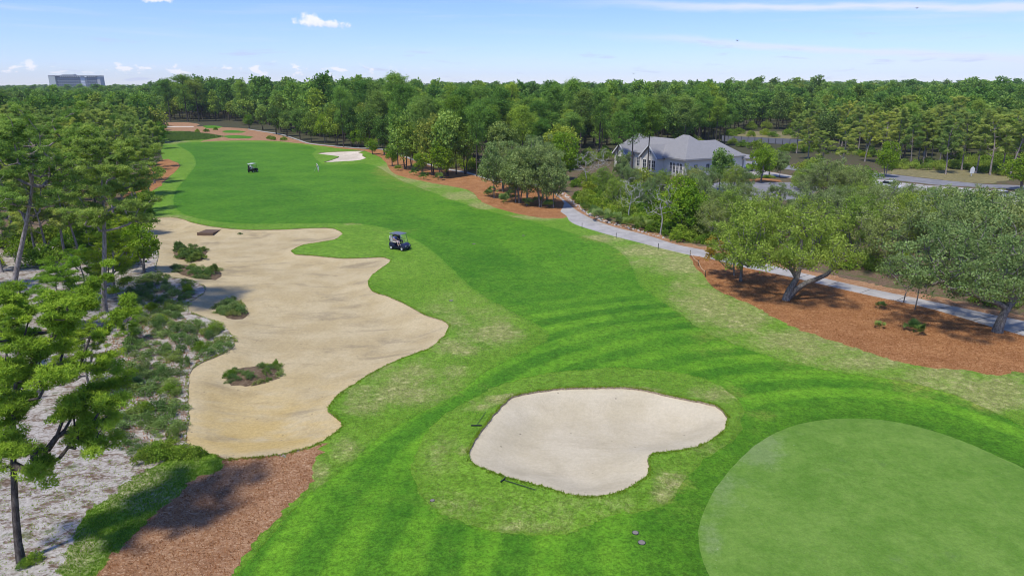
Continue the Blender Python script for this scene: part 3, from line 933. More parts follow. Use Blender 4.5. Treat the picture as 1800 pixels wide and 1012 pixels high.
LEAF = {
    'sandpine': leafmat('sand_pine_needles', (0.137, 0.220, 0.056), (0.312, 0.438, 0.109), (0.520, 0.631, 0.168), .33, .15),
    'bushpine': leafmat('young_pine_needles', (0.100, 0.183, 0.026), (0.227, 0.393, 0.045), (0.389, 0.561, 0.065), .33, .15),
    'slash': leafmat('slash_pine_needles', (0.088, 0.188, 0.040), (0.180, 0.337, 0.065), (0.301, 0.490, 0.092), .3, .30),
    'forest': leafmat('forest_leaves', (0.090, 0.177, 0.042), (0.188, 0.320, 0.068), (0.320, 0.462, 0.104), .3, .34),
    'oak': leafmat('live_oak_leaves', (0.122, 0.195, 0.031), (0.240, 0.358, 0.062), (0.362, 0.505, 0.099), .28, .14),
    'greyoak': leafmat('grey_oak_leaves', (0.118, 0.172, 0.057), (0.234, 0.326, 0.110), (0.359, 0.470, 0.176), .28, .12),
    'bright': leafmat('spring_leaves', (0.109, 0.210, 0.020), (0.204, 0.356, 0.033), (0.308, 0.463, 0.055), .4, .15),
    'shrub': leafmat('shrub_leaves', (0.089, 0.165, 0.040), (0.175, 0.286, 0.080), (0.291, 0.414, 0.139), .28, .25),
    'greenshrub': leafmat('green_shrub_leaves', (0.087, 0.180, 0.021), (0.185, 0.324, 0.038), (0.304, 0.444, 0.063), .3, .25),
    'palmetto': leafmat('palmetto_leaves', (0.072, 0.154, 0.040), (0.154, 0.275, 0.072), (0.275, 0.385, 0.127), .28, .2),
    'orange': leafmat('turning_leaves', (0.280, 0.210, 0.030), (0.420, 0.300, 0.045), (0.540, 0.360, 0.070), .35, .1),
    'heropine': leafmat('lit_pine_needles', (0.103, 0.174, 0.049), (0.289, 0.420, 0.091), (0.482, 0.594, 0.149), .35, .05),
}
BARK = {
    'pine': barkmat('grey_pine_bark', (.17, .14, .12), (.40, .355, .32)),
    'dark': barkmat('dark_bark', (.055, .045, .038), (.15, .13, .11)),
    'oak': barkmat('oak_bark', (.11, .098, .083), (.29, .265, .23)),
    'pale': barkmat('bleached_bark', (.32, .29, .26), (.56, .53, .49)),
}


# ------------------------------------------------------------------ plants: generator
def leaves_of(rng, centers, radii, per, size, shape, up, flat, squash):
    """leaf faces scattered through clumps. shape 'needle': fans of thin blades; 'leaf': kite leaves; 'blade': upright blades"""
    nC = len(centers)
    cl = np.repeat(np.arange(nC), per)
    n = len(cl)
    d = rng.normal(0, 1, (n, 3))
    d /= np.linalg.norm(d, axis=1)[:, None]
    r = rng.random(n) ** (1 / 2.2)
    off = d * r[:, None] * radii[cl][:, None]
    off[:, 2] *= squash
    p = centers[cl] + off
    base = d * .6 + rng.normal(0, .55, (n, 3))
    base[:, 2] += up
    base /= np.linalg.norm(base, axis=1)[:, None] + 1e-9
    sz = size * rng.uniform(.65, 1.35, n)
    crn = rng.random(nC)
    rv = np.clip(.58 * crn[cl] + .42 * rng.random(n) + .10 * d[:, 2], 0, 1)  # random tint, plus top light painted in: upper leaves of a clump lighter
    V, T, A = [], [], []

    def tri(a, b, c, av):
        k = sum(len(q) for q in V)
        V.append(np.stack([a, b, c], 1).reshape(-1, 3))
        m = len(a)
        T.append(np.arange(m * 3).reshape(-1, 3) + k)
        A.append(np.repeat(av, 3))
    ref = rng.normal(0, 1, (n, 3))
    s = np.cross(base, ref)
    s /= np.linalg.norm(s, axis=1)[:, None] + 1e-9
    if shape == 'needle':
        u = np.cross(s, base)
        for k in range(flat):
            a = 2 * math.pi * k / flat + .4
            dr = base * .62 + (s * math.cos(a) + u * math.sin(a)) * .78
            w = np.cross(dr, base)
            w /= np.linalg.norm(w, axis=1)[:, None] + 1e-9
            hw = (sz * .115)[:, None]
            tri(p - w * hw, p + w * hw, p + dr * sz[:, None], rv)
    else:
        hw = (sz * (.38 if shape == 'leaf' else .10))[:, None]
        q = p + base * (sz * .5)[:, None]
        tip = p + base * sz[:, None]
        tri(p, q + s * hw, tip, rv)
        tri(p, tip, q - s * hw, rv)
    return np.concatenate(V), np.concatenate(T), np.concatenate(A)


def skeleton(rng, stems, clumps, jitter=.12, rmin=.012, k=.016, expo=.5, up_bias=.35, bark_sides=5, flare=1.35):
    """stems: list of polylines (trunks). every clump is joined to the nearest fitting point of the growing tree"""
    nodes, par, cnt_src, istrunk = [], [], [], []
    for st in stems:
        prev = -1
        for p in st[0]:
            nodes.append(np.array(p, float)); par.append(prev); istrunk.append(True)
            prev = len(nodes) - 1
    trunk_r = {}
    i0 = 0
    for st in stems:
        for j, p in enumerate(st[0]):
            trunk_r[i0 + j] = st[1][j]
        i0 += len(st[0])
    tp = np.array(nodes)
    order = np.argsort([np.min(np.linalg.norm(tp - c, axis=1)) for c in clumps])
    ends = []
    arr = list(nodes)
    for ci in order:
        c = clumps[ci]
        A = np.array(arr)
        dv = c - A
        dist = np.linalg.norm(dv, axis=1)
        # prefer starting below the clump
        cost = dist + np.clip(A[:, 2] - c[2] + up_bias * dist, 0, None) * 1.4
        b = int(np.argmin(cost))
        L = dist[b]
        m = 1 if L < .5 else 2 if L < 1.4 else 3
        prev = b
        sag = rng.normal(0, jitter, 3) * L
        for j in range(1, m + 1):
            t = j / m
            q = A[b] + dv[b] * t + sag * math.sin(math.pi * t) + np.array([0, 0, -.10 * L * math.sin(math.pi * t)])
            arr.append(q); par.append(prev); istrunk.append(False)
            prev = len(arr) - 1
        ends.append(prev)
    n = len(arr)
    cnt = np.zeros(n)
    for e in ends: cnt[e] += 1
    for i in range(n - 1, -1, -1):
        if par[i] >= 0: cnt[par[i]] += cnt[i]
    V, T = [], []
    base = 0
    ang = np.arange(bark_sides) * 2 * math.pi / bark_sides
    for i in range(n):
        if par[i] < 0: continue
        a, b = arr[par[i]], arr[i]
        if istrunk[i]:
            ra, rb = trunk_r[par[i]], trunk_r[i]
        else:
            rb = max(rmin, k * max(1, cnt[i]) ** expo)
            ra = max(rmin, k * max(1, cnt[i] * flare) ** expo)
        d = b - a
        L = np.linalg.norm(d)
        if L < 1e-6: continue
        d = d / L
        ref = np.array([0, 0, 1.0]) if abs(d[2]) < .9 else np.array([1.0, 0, 0])
        s = np.cross(d, ref); s /= np.linalg.norm(s)
        u = np.cross(s, d)
        ring = np.cos(ang)[:, None] * s + np.sin(ang)[:, None] * u
        V.append(a + ring * ra); V.append(b + d * rb * .3 + ring * rb)
        for q in range(bark_sides):
            q2 = (q + 1) % bark_sides
            T.append((base + q, base + q2, base + bark_sides + q2))
            T.append((base + q, base + bark_sides + q2, base + bark_sides + q))
        base += 2 * bark_sides
    return np.concatenate(V), np.array(T)


def trunk_line(rng, h, lean=(0, 0), wob=.12, n=9, r0=.16, r1=.03, z0=-.25, curve=1.4, start=(0, 0)):
    pts, rad = [], []
    ph = rng.uniform(0, 6.28, 2)
    for i in range(n):
        t = i / (n - 1)
        z = z0 + (h - z0) * t
        pts.append((start[0] + lean[0] * t ** curve + wob * math.sin(t * 5 + ph[0]) * t, start[1] + lean[1] * t ** curve + wob * math.sin(t * 4.3 + ph[1]) * t, z))
        rad.append(r0 * (1 - t) ** .8 + r1 + (.35 * r0 * max(0, 1 - t * 9)))
    return pts, rad


def on_trunk(st, z):
    p = np.array(st[0])
    return np.array([np.interp(z, p[:, 2], p[:, 0]), np.interp(z, p[:, 2], p[:, 1]), z])


def build_plant(name, stems, clumps, radii, per, size, shape, leafkey, barkkey, rng, up=.35, flat=3, squash=.55, sk=None):
    tv, tt = skeleton(rng, stems, clumps, **(sk or {}))
    trunk = tri_mesh(name + '_trunk', tv, tt, BARK[barkkey], smooth=True)
    lv, lt, la = leaves_of(rng, clumps, radii, per, size, shape, up, flat, squash)
    crown = tri_mesh(name + '_crown', lv, lt, LEAF[leafkey], {'rnd': la})
    return trunk, crown


def pine(seed, h=12.0, c0=.4, spread=3.0, lean=(0, 0), ncl=90, crad=(.45, .85), per=70, size=.26, leaf='sandpine', bark='pine', r0=.16, top=.35, wob=.25, squash=.42, blades=2, bias=(0, 0), curve=1.4, limbs=None, rise=.22):
    """open pine: irregular needle pads at the ends of long limbs round a bare stem"""
    rng = np.random.default_rng(seed)
    st = trunk_line(rng, h * .95, lean, wob, 10, r0, .025, curve=curve)
    nl = limbs or max(9, int(ncl / 7))
    C, Rr = [], []
    az0 = rng.uniform(0, 6.28)
    per_limb = max(2, int(round(ncl / nl)))
    for i in range(nl):
        t = c0 + (1 - c0) * ((i + rng.uniform(.1, .9)) / nl) ** .9
        tn = (t - c0) / (1 - c0)
        prof = top + (1 - top) * math.sqrt(max(0.0, 1 - tn ** 1.8))
        L = spread * prof * rng.uniform(.55, 1.12) * (.8 + .2 * min(1, tn * 5))
        a = az0 + i * 2.399 + rng.normal(0, .35)
        o = on_trunk(st, min(h * t, h * .94))
        up = rise * rng.uniform(-.2, 1.5) + .5 * tn * tn
        for c in range(per_limb):
            u = rng.uniform(.38, 1.05) if L > 1.2 else rng.uniform(.2, 1.0)
            w = rng.normal(0, .20) * L * u
            ca, sa = math.cos(a), math.sin(a)
            x, y = ca * L * u - sa * w, sa * L * u + ca * w
            z = h * t + up * L * u ** 1.3 - .05 * L * abs(w) + rng.normal(0, .16 + .03 * h * .1)
            C.append((o[0] + x + bias[0] * (1 - tn * .4), o[1] + y + bias[1] * (1 - tn * .4), z))
            Rr.append(rng.uniform(*crad) * (1.12 - .3 * tn))
    for k in range(4):
        e = on_trunk(st, h * .95)
        C.append((e[0] + rng.normal(0, .25), e[1] + rng.normal(0, .25), e[2] + h * .02 * k)); Rr.append(crad[0])
    return build_plant('pine', [st], np.array(C), np.array(Rr), per, size, 'needle', leaf, bark, rng, .8, blades, squash, dict(rmin=.018, k=.0145, jitter=.16))


def slash(seed, h=18.0, c0=.5, spread=3.4, ncl=55, crad=(.8, 1.4), per=42, size=.5, leaf='slash', bark='dark', r0=.19, lean=(0, 0), squash=.7, shape='needle', dome=1.0):
    """tall pine with a rounded, broken crown at the top"""
    rng = np.random.default_rng(seed)
    st = trunk_line(rng, h * .96, lean, .2, 8, r0, .04)
    C, Rr = [], []
    ph = rng.uniform(0, 6.28, 3)
    for i in range(ncl):
        tn = rng.random() ** .8
        t = c0 + (1 - c0) * tn
        rmax = spread * math.sqrt(max(.05, 1 - (abs(tn - .42) / .62) ** 2.2)) * dome
        a = rng.uniform(0, 6.28)
        r = rmax * (.72 + .28 * math.sin(2 * a + ph[0] + tn * 5)) * math.sqrt(rng.uniform(.08, 1))
        o = on_trunk(st, min(h * t, h * .96))
        C.append((o[0] + math.cos(a) * r, o[1] + math.sin(a) * r, h * t + rng.normal(0, .25)))
        Rr.append(rng.uniform(*crad))
    return build_plant('slash_pine', [st], np.array(C), np.array(Rr), per, size, shape, leaf, bark, rng, .4, 2, squash, dict(rmin=.02, k=.02, bark_sides=4))


def oak(seed, h=8.0, rx=4.0, ry=None, zc=.62, ncl=130, crad=(.45, .9), per=85, size=.17, leaf='oak', bark='oak', stems=None, nst=3, r0=.13, lean=(0, 0), offset=(0, 0), low=.25, hollow=.45, shape='leaf', squash=.75, lump=.30, k=.017):
    """broad crown: leaf clumps through an uneven dome on crooked forking stems"""
    rng = np.random.default_rng(seed)
    ry = ry or rx
    if stems is None:
        stems = []
        for s in range(nst):
            a = 6.28 * s / nst + rng.uniform(-.5, .5)
            sp = (.26 * rx if nst > 1 else .08 * rx)
            stems.append(trunk_line(rng, h * .62, (lean[0] + math.cos(a) * sp, lean[1] + math.sin(a) * sp), .22, 7, r0, .04, start=(math.cos(a) * .14 * (nst > 1), math.sin(a) * .14 * (nst > 1)), curve=1.2))
    C, Rr = [], []
    ph = rng.uniform(0, 6.28, 6)
    zmid, zr = h * zc, h * (1 - zc)
    while len(C) < ncl:
        d = rng.normal(0, 1, 3); d /= np.linalg.norm(d)
        a = math.atan2(d[1], d[0])
        b = math.asin(d[2])
        f = 1 + lump * (math.sin(3 * a + ph[0] + 2 * b) * .5 + math.sin(5 * a + ph[1]) * .3 + math.sin(4 * b + ph[2] + 2 * a) * .5) - lump * .3
        r = f * (hollow + (1 - hollow) * rng.random() ** .55)
        z = zmid + d[2] * zr * r * (1.0 if d[2] > 0 else 1.0 * (zc - low) / (1 - zc))
        if z < h * low: continue
        C.append((lean[0] * .8 + offset[0] + d[0] * rx * r, lean[1] * .8 + offset[1] + d[1] * ry * r, z))
        Rr.append(rng.uniform(*crad))
    return build_plant('oak', stems, np.array(C), np.array(Rr), per, size, shape, leaf, bark, rng, .15, 2, squash, dict(rmin=.012, k=k, jitter=.2))


def shrub(seed, h=.9, r=.9, ncl=22, per=60, size=.10, leaf='shrub', shape='leaf', crad=(.18, .34), up=.4):
    rng = np.random.default_rng(seed)
    C, Rr = [], []
    ph = rng.uniform(0, 6.28, 2)
    for i in range(ncl):
        a = rng.uniform(0, 6.28)
        q = math.sqrt(rng.random())
        rr = r * q * (.8 + .3 * math.sin(2 * a + ph[0]))
        C.append((math.cos(a) * rr, math.sin(a) * rr, h * (1 - .75 * q * q) * rng.uniform(.35, .95)))
        Rr.append(rng.uniform(*crad))
    C, Rr = np.array(C), np.array(Rr)
    st = [([(0, 0, -.1), (0, 0, h * .15), (.02, 0, h * .3)], [.03, .025, .02])]
    tv, tt = skeleton(rng, st, C, rmin=.008, k=.006, bark_sides=3)
    lv, lt, la = leaves_of(rng, C, Rr, per, size, shape, up, 2, .8)
    return tri_mesh('shrub', np.concatenate([lv, tv]), np.concatenate([lt, tt + len(lv)]), [LEAF[leaf], BARK['oak']], {'rnd': np.concatenate([la, np.zeros(len(tv))])}, np.concatenate([np.zeros(len(lt), int), np.ones(len(tt), int)]))


def palmetto(seed, h=1.1, n=16):
    """fans of stiff pointed leaflets on arching stalks"""
    rng = np.random.default_rng(seed)
    V, T, A = [], [], []
    b = 0
    for i in range(n):
        a = rng.uniform(0, 6.28)
        e = rng.uniform(.45, 1.35)
        L = h * rng.uniform(.55, 1.0)
        d = np.array([math.cos(a) * math.cos(e), math.sin(a) * math.cos(e), math.sin(e)])
        tip = d * L
        s = np.cross(d, [0, 0, 1]); s /= np.linalg.norm(s) + 1e-9
        u = np.cross(s, d)
        w = .012
        V += [s * w, -s * w, tip]; T.append((b, b + 1, b + 2)); A += [.3] * 3; b += 3
        f = h * rng.uniform(.38, .55)
        rv = rng.random()
        for k in range(11):
            g = (k - 5) / 5 * 1.5
            dr = d * math.cos(g) + s * math.sin(g) + u * (.15 - .25 * abs(g) / 1.5)
            wd = (s * math.cos(g) - d * math.sin(g)) * f * .085
            e_ = tip + dr * f
            m_ = tip + dr * f * .55
            V += [tip, m_ + wd, e_, m_ - wd]
            T += [(b, b + 1, b + 2), (b, b + 2, b + 3)]
            A += [np.clip(rv * .7 + rng.random() * .3, 0, 1)] * 4
            b += 4
    return tri_mesh('palmetto', np.array(V), np.array(T), LEAF['palmetto'], {'rnd': np.array(A)})


def bare(seed, h=6.0, spread=2.2, ncl=70, bark='pale', r0=.09, leafy=False, lean=(0, 0)):
    """leafless grey tree: forking limbs ending in fine twigs"""
    rng = np.random.default_rng(seed)
    st = trunk_line(rng, h * .6, lean, .3, 8, r0, .03)
    C = []
    for i in range(ncl):
        a = rng.uniform(0, 6.28)
        t = rng.uniform(.42, 1.0)
        r = spread * math.sqrt(rng.random()) * (1 - .5 * max(0, t - .6))
        C.append((lean[0] + math.cos(a) * r, lean[1] + math.sin(a) * r, h * t))
    C = np.array(C)
    tv, tt = skeleton(rng, [st], C, jitter=.2, rmin=.011, k=.011, bark_sides=4)
    # twigs
    n = ncl * 9
    i = rng.integers(0, ncl, n)
    d = rng.normal(0, 1, (n, 3)); d[:, 2] += .5
    d /= np.linalg.norm(d, axis=1)[:, None]
    p = C[i] - d * .05
    s = np.cross(d, rng.normal(0, 1, (n, 3))); s /= np.linalg.norm(s, axis=1)[:, None]
    L = rng.uniform(.25, .6, n)[:, None]
    kv = np.stack([p - s * .010, p + s * .010, p + d * L], 1).reshape(-1, 3)
    kt = np.arange(n * 3).reshape(-1, 3)
    trunk = tri_mesh('bare_limbs', tv, tt, BARK[bark], smooth=True)
    twigs = tri_mesh('bare_twigs', kv, kt, BARK[bark])
    return trunk, twigs


def place(name, proto, p, label, cat, group=None, rz=0.0, s=1.0, sz=None, parts=('trunk', 'crown')):
    e = empty(name, (p[0], p[1], p[2] - .02), rz, label, cat, group)
    e.scale = (s, s, sz or s)
    for nm, me in zip(parts, proto):
        link(nm, me, e)
    return e

# ------------------------------------------------------------------ tree stock
PR = {}
PR['pine_mid'] = [pine(20 + i, 11.5, (.36, .42, .30, .45, .38)[i], (2.9, 2.6, 3.2, 2.4, 2.9)[i], lean=((.8, .2), (-.5, .3), (1.0, -.3), (.2, .5), (-.9, 0))[i], ncl=170, crad=(.28, .54), per=58, size=.25, wob=.4, squash=.5, limbs=22) for i in range(5)]
PR['pine_bush'] = [pine(40 + i, 6.0, (.14, .2)[i], 2.6, ncl=150, per=95, size=.17, leaf='bushpine', crad=(.28, .5), r0=.09, limbs=26) for i in range(2)]
PR['slash'] = [slash(60 + i, 18.0, (.45, .52, .4, .56, .48)[i], (3.2, 2.8, 3.7, 3.0, 3.4)[i], ncl=66, crad=(.95, 1.55), per=52, size=.5, dome=1.15) for i in range(5)]
PR['forest_oak'] = [oak(70 + i, 11.0, (3.8, 3.3, 4.2)[i], ncl=70, crad=(.8, 1.3), per=55, size=.42, leaf='forest', bark='dark', nst=2, low=.22) for i in range(3)]
PR['oak_mid'] = [oak(80 + i, 9.5, (3.3, 2.9, 3.6)[i], zc=.58, ncl=100, crad=(.5, .9), per=80, size=.24, leaf='greyoak', nst=(2, 1, 3)[i], low=.24, r0=.10) for i in range(3)]
PR['oak_near'] = [oak(90 + i, 7.5, (4.0, 3.5, 4.4)[i], ncl=150, crad=(.4, .75), per=64, size=.17, leaf=('greyoak', 'oak', 'greyoak')[i], nst=3, low=.12, hollow=.4, lump=.38) for i in range(3)]
PR['bright'] = [oak(100 + i, 6.0, (2.0, 2.4)[i], zc=.6, ncl=60, crad=(.4, .75), per=70, size=.24, leaf='bright', nst=2, low=.2, r0=.07) for i in range(2)]
PR['bare'] = [bare(110 + i, 6.5, 2.3) for i in range(2)]
PR['shrub'] = [shrub(120 + i, .75, .85, 20, 60, .085, 'shrub') for i in range(4)]
PR['greenshrub'] = [shrub(130 + i, 1.5, 1.4, 32, 60, .15, 'greenshrub', crad=(.3, .5)) for i in range(3)]
PR['greyshrub'] = [shrub(140 + i, 2.2, 1.9, 40, 60, .16, 'oak', crad=(.35, .6)) for i in range(2)]
PR['palmetto'] = [palmetto(150 + i) for i in range(3)]
PR['spiky'] = [shrub(160 + i, .9, .9, 20, 60, .28, 'shrub', 'blade', (.15, .3), 1.3) for i in range(2)]

rnd = random.Random(5)
TREES = []          # (x, y) of everything placed, for spacing


def put(kind, px, py, label, cat, group=None, top=None, h=None, nh=None, idx=None, name=None, rz=None, wide=1.0):
    """stand a tree from the stock on the ground seen at (px, py); top: picture row its crown reaches"""
    p = gpt(px, py)
    if top is not None: h = z_at(top, p.y) - p.z
    lst = PR[kind]
    pr = lst[(len(TREES) if idx is None else idx) % len(lst)]
    native = {'pine_mid': 13.0, 'pine_bush': 7.0, 'slash': 18.8, 'forest_oak': 11.6, 'oak_mid': 9.9, 'oak_near': 7.9, 'bright': 6.4, 'bare': 6.8}[kind]
    k = h / native
    TREES.append((p.x, p.y))
    nm = name or {'pine_mid': 'pine_tree', 'pine_bush': 'young_pine', 'slash': 'tall_pine', 'forest_oak': 'oak_tree', 'oak_mid': 'oak_tree', 'oak_near': 'oak_tree', 'bright': 'leafy_tree', 'bare': 'bare_tree'}[kind]
    return place(nm, pr, p, label, cat, group, rnd.uniform(0, 6.28) if rz is None else rz, k * wide, k, parts=('trunk', 'crown'))


# --- hero pines on the left
p = gpt(36, 985)
A = pine(3, 10.2, .40, 3.0, lean=(1.6, 1.2), ncl=330, crad=(.26, .46), per=150, size=.14, limbs=30, leaf='bushpine', bark='dark', r0=.13, top=.55, wob=.15, bias=(1.2, .5), curve=1.8, blades=3, squash=.45)
place('pine_tree', A, p, 'leaning dark-trunked pine on white sand, nearest tree at the lower left corner', 'pine tree')
TREES.append((p.x, p.y))
p = gpt(18, 548)
B = pine(5, 14.0, .60, 5.2, lean=(4.4, .6), ncl=430, crad=(.26, .54), per=70, size=.19, leaf='heropine', limbs=36, r0=.24, top=.7, wob=.25, blades=3, curve=1.05, squash=.38)
place('pine_tree', B, p, 'tall grey-trunked pine leaning to the right with a flat open crown', 'pine tree')
TREES.append((p.x, p.y))
p = gpt(183, 550)
Cc = pine(9, 13.2, .54, 4.0, lean=(2.0, .4), ncl=380, crad=(.26, .50), per=78, size=.18, leaf='heropine', limbs=24, r0=.22, top=.45, wob=.35, blades=3, curve=1.2, bias=(1.3, 0), squash=.42)
place('pine_tree', Cc, p, 'tall pine with long bare reddish trunk and lopsided crown reaching over the waste bunker', 'pine tree')
TREES.append((p.x, p.y))
# --- smaller pines round them
put('pine_bush', 118, 585, 'bushy young pine between the two tall bare-trunked pines', 'pine tree', top=452, idx=0, wide=1.25)
put('pine_bush', 160, 690, 'bright green young pine behind the leaning dark-trunked pine', 'pine tree', top=560, idx=1, wide=1.1)
put('pine_bush', 20, 660, 'young pine at the left picture edge above the sand patch', 'pine tree', top=545, idx=1, wide=1.2)
put('pine_bush', 205, 520, 'dark young pine right behind the lopsided tall pine', 'pine tree', top=400, idx=0, wide=1.2)
put('bright', 253, 478, 'yellow-green leafy tree at the edge of the waste bunker', 'tree', top=385, idx=0, wide=1.0)
put('pine_bush', 228, 600, 'small bushy pine above the scrubby bunker bank', 'pine tree', top=535, idx=0)
put('bright', 284, 262, 'yellow-green leafy tree at the far end of the left woods', 'tree', top=213, idx=1, wide=.8)
GL = 'pines of the left woods'
for px, py, top in [(4, 478, 310), (66, 455, 290), (86, 458, 275), (116, 455, 265), (140, 452, 290), (-60, 520, 260), (-90, 440, 230), (30, 430, 262), (228, 412, 262), (245, 372, 238),
                    (262, 345, 230), (272, 322, 215), (200, 385, 215), (150, 400, 205), (90, 395, 200), (20, 390, 205), (-60, 390, 200), (-150, 420, 220), (275, 295, 205), (240, 320, 195), (215, 345, 200)]:
    put('pine_mid', px, py, 'mid-size pine in the woods left of the fairway', 'pine tree', GL, top=top)

# --- trees along the far cart path
GP = 'trees lining the far cart path'
for kd, px, py, top, lab in [('forest_oak', 462, 229, 182, 0), ('forest_oak', 486, 236, 186, 0), ('forest_oak', 505, 240, 190, 0), ('forest_oak', 528, 246, 188, 0), ('forest_oak', 548, 250, 196, 0), ('forest_oak', 592, 256, 178, 0),
                             ('slash', 604, 258, 150, 0), ('forest_oak', 618, 258, 190, 0), ('forest_oak', 650, 262, 188, 0), ('forest_oak', 676, 274, 200, 0), ('slash', 700, 296, 180, 0),
                             ('forest_oak', 713, 298, 186, 0), ('forest_oak', 724, 300, 210, 0), ('slash', 742, 302, 172, 0), ('forest_oak', 760, 308, 196, 0), ('forest_oak', 786, 310, 190, 0), ('slash', 802, 306, 165, 0), ('forest_oak', 818, 306, 200, 0), ('slash', 838, 310, 178, 0)]:
    put(kd, px, py, 'dark tree on pine straw beside the far cart path', 'tree', GP, top=top, wide=.85)
for px, py, top, lab in [(572, 251, 197, 'bright green leafy tree beside the leaning white trunk along the far path'), (629, 259, 222, 'small bright green tree just beyond the far white bunker'), (438, 226, 200, 'yellow-green bush-like tree where the path meets the far woods'),
                         (655, 272, 243, 'small lime-green tree right of the far white bunker'), (690, 292, 250, 'slim bright green tree at the edge of the pine straw'), (742, 306, 262, 'round bright green tree among dark trunks on the pine straw'), (986, 318, 228, 'bright green tree rising behind the grey oaks'), (775, 312, 246, 'upright green tree at the right end of the dark trunks')]:
    put('bright', px, py, lab, 'tree', top=top)
# --- the grove of grey oaks on the straw
GO = 'grove of grey-green oaks in the pine straw island'
for px, py, top in [(869, 349, 243), (884, 338, 240), (897, 333, 246), (906, 356, 258), (914, 357, 250), (926, 361, 240), (936, 331, 232), (950, 364, 246), (961, 361, 252), (973, 366, 262), (955, 340, 240)]:
    put('oak_mid', px, py, 'grey-green oak with pale stems in the straw grove', 'oak tree', GO, top=top, wide=.82)
# --- between path and clubhouse
put('slash', 1110, 313, 'tall straight pine in front of the clubhouse gable', 'pine tree', top=180, idx=1)
put('slash', 1138, 312, 'tall dark-trunked pine right of its neighbour before the clubhouse roof', 'pine tree', top=172, idx=3)
put('slash', 1085, 300, 'tall pine at the left end of the clubhouse', 'pine tree', top=195, idx=0)
put('bare', 1161, 411, 'white-trunked leafless tree beside the cart path', 'bare tree', top=318, idx=0)
put('bare', 1105, 388, 'grey leafless tree among shrubs behind the path bend', 'bare tree', top=310, idx=1)
put('bare', 1030, 330, 'grey half-bare tree with arching limbs behind the oak grove', 'bare tree', top=262, idx=1)
put('bare', 1052, 322, 'grey leafless tree at the left of the clubhouse', 'bare tree', top=258, idx=0)
put('bright', 1200, 412, 'vivid green tree beside the path below the clubhouse corner', 'tree', top=306, idx=0, wide=.95)
put('bright', 1212, 416, 'vivid green tree half hidden behind its brighter neighbour near the path', 'tree', top=325, idx=1, wide=.9)
GC = 'oaks screening the clubhouse'
for px, py, top in [(1240, 350, 290), (1165, 338, 295), (1216, 338, 288), (1090, 322, 282), (1190, 338, 300), (1110, 330, 290), (1305, 345, 290), (1285, 345, 285), (1228, 372, 305), (1262, 405, 315), (1285, 420, 325), (1250, 425, 345), (1225, 345, 292), (1060, 345, 290), (1100, 335, 288), (1150, 345, 300), (1080, 370, 308), (1130, 372, 312)]:
    put('oak_near', px, py, 'rounded oak in the thicket before the clubhouse', 'oak tree', GC, top=top, wide=.8)
# --- hero oaks by the near path
p = gpt(1381, 528)
rg = np.random.default_rng(2)
st = [([(0, 0, -.3), (.10, 0, .4), (.35, .05, 1.1), (.75, .1, 1.9), (1.0, .3, 2.9), (1.1, .5, 4.0), (1.0, .6, 5.2)], [.42, .33, .29, .26, .22, .18, .10]),
      ([(.25, 0, .3), (.75, -.05, 1.0), (1.5, -.1, 1.6), (2.4, 0, 1.9), (3.3, .1, 2.3), (4.1, .2, 3.1), (4.7, .2, 4.0)], [.30, .27, .24, .21, .18, .14, .08]),
      ([(.8, .1, 1.95), (.3, .3, 2.7), (-.6, .4, 3.3), (-1.7, .5, 3.9), (-2.6, .5, 4.7)], [.22, .18, .15, .12, .07])]
O1 = oak(31, 8.9, 6.2, 5.0, zc=.56, ncl=330, crad=(.38, .75), per=88, size=.15, leaf='oak', stems=st, offset=(-.2, .9), low=.30, hollow=.5, lump=.22, k=.016)
place('oak_tree', O1, p, 'big spreading live oak with a forked leaning trunk on the pine straw', 'oak tree')
TREES.append((p.x, p.y))
p = gpt(1752, 585)
st = [([(0, 0, -.3), (.05, 0, .5), (.25, .1, 1.2), (.6, .2, 1.9), (1.3, .4, 2.7), (2.1, .5, 3.6), (2.6, .6, 4.8)], [.44, .35, .30, .27, .23, .18, .10]),
      ([(.55, .2, 1.8), (-.1, .4, 2.2), (-1.2, .6, 2.5), (-2.4, .7, 3.0), (-3.6, .8, 3.8), (-4.6, .9, 4.6)], [.24, .21, .18, .15, .12, .07]),
      ([(.9, .3, 2.3), (.8, .8, 3.2), (.3, 1.2, 4.2), (-.2, 1.4, 5.2)], [.2, .17, .13, .08])]
O2 = oak(33, 8.6, 7.4, 5.2, zc=.56, ncl=340, crad=(.38, .75), per=74, size=.15, leaf='greyoak', stems=st, offset=(-1.8, 1.2), low=.30, hollow=.45, lump=.3, k=.017)
place('oak_tree', O2, p, 'large grey-green live oak with twisted dark trunk at the right picture edge', 'oak tree')
TREES.append((p.x, p.y))
p = gpt(1302, 494)
O3 = oak(35, 6.2, 2.9, 2.4, zc=.58, ncl=110, crad=(.32, .6), per=110, size=.13, leaf='oak', nst=1, r0=.13, low=.22, hollow=.4)
place('oak_tree', O3, p, 'small oak with a crooked pale trunk left of the big forked oak', 'oak tree')
p = gpt(1290, 484)
O4 = oak(36, 3.9, 1.5, 1.3, zc=.6, ncl=34, crad=(.25, .45), per=90, size=.12, leaf='orange', nst=1, r0=.06, low=.3, offset=(-1.5, .1))
place('small_tree', O4, p, 'small tree with orange-yellow leaves where the straw bed meets the path', 'tree')
GR = 'oaks beyond the near cart path'
for i, (px, py, top) in enumerate([(1560, 478, 350), (1640, 492, 345), (1500, 452, 335), (1710, 505, 340), (1800, 520, 330), (1590, 440, 330), (1680, 455, 328), (1770, 465, 325), (1880, 500, 330), (1530, 415, 318), (1620, 405, 325), (1720, 420, 330), (1440, 425, 322), (1400, 415, 330), (1350, 425, 345), (1340, 395, 335)]):
    put('oak_near', px, py, 'low grey-green oak behind the near cart path', 'oak tree', GR, top=top, wide=1.0)
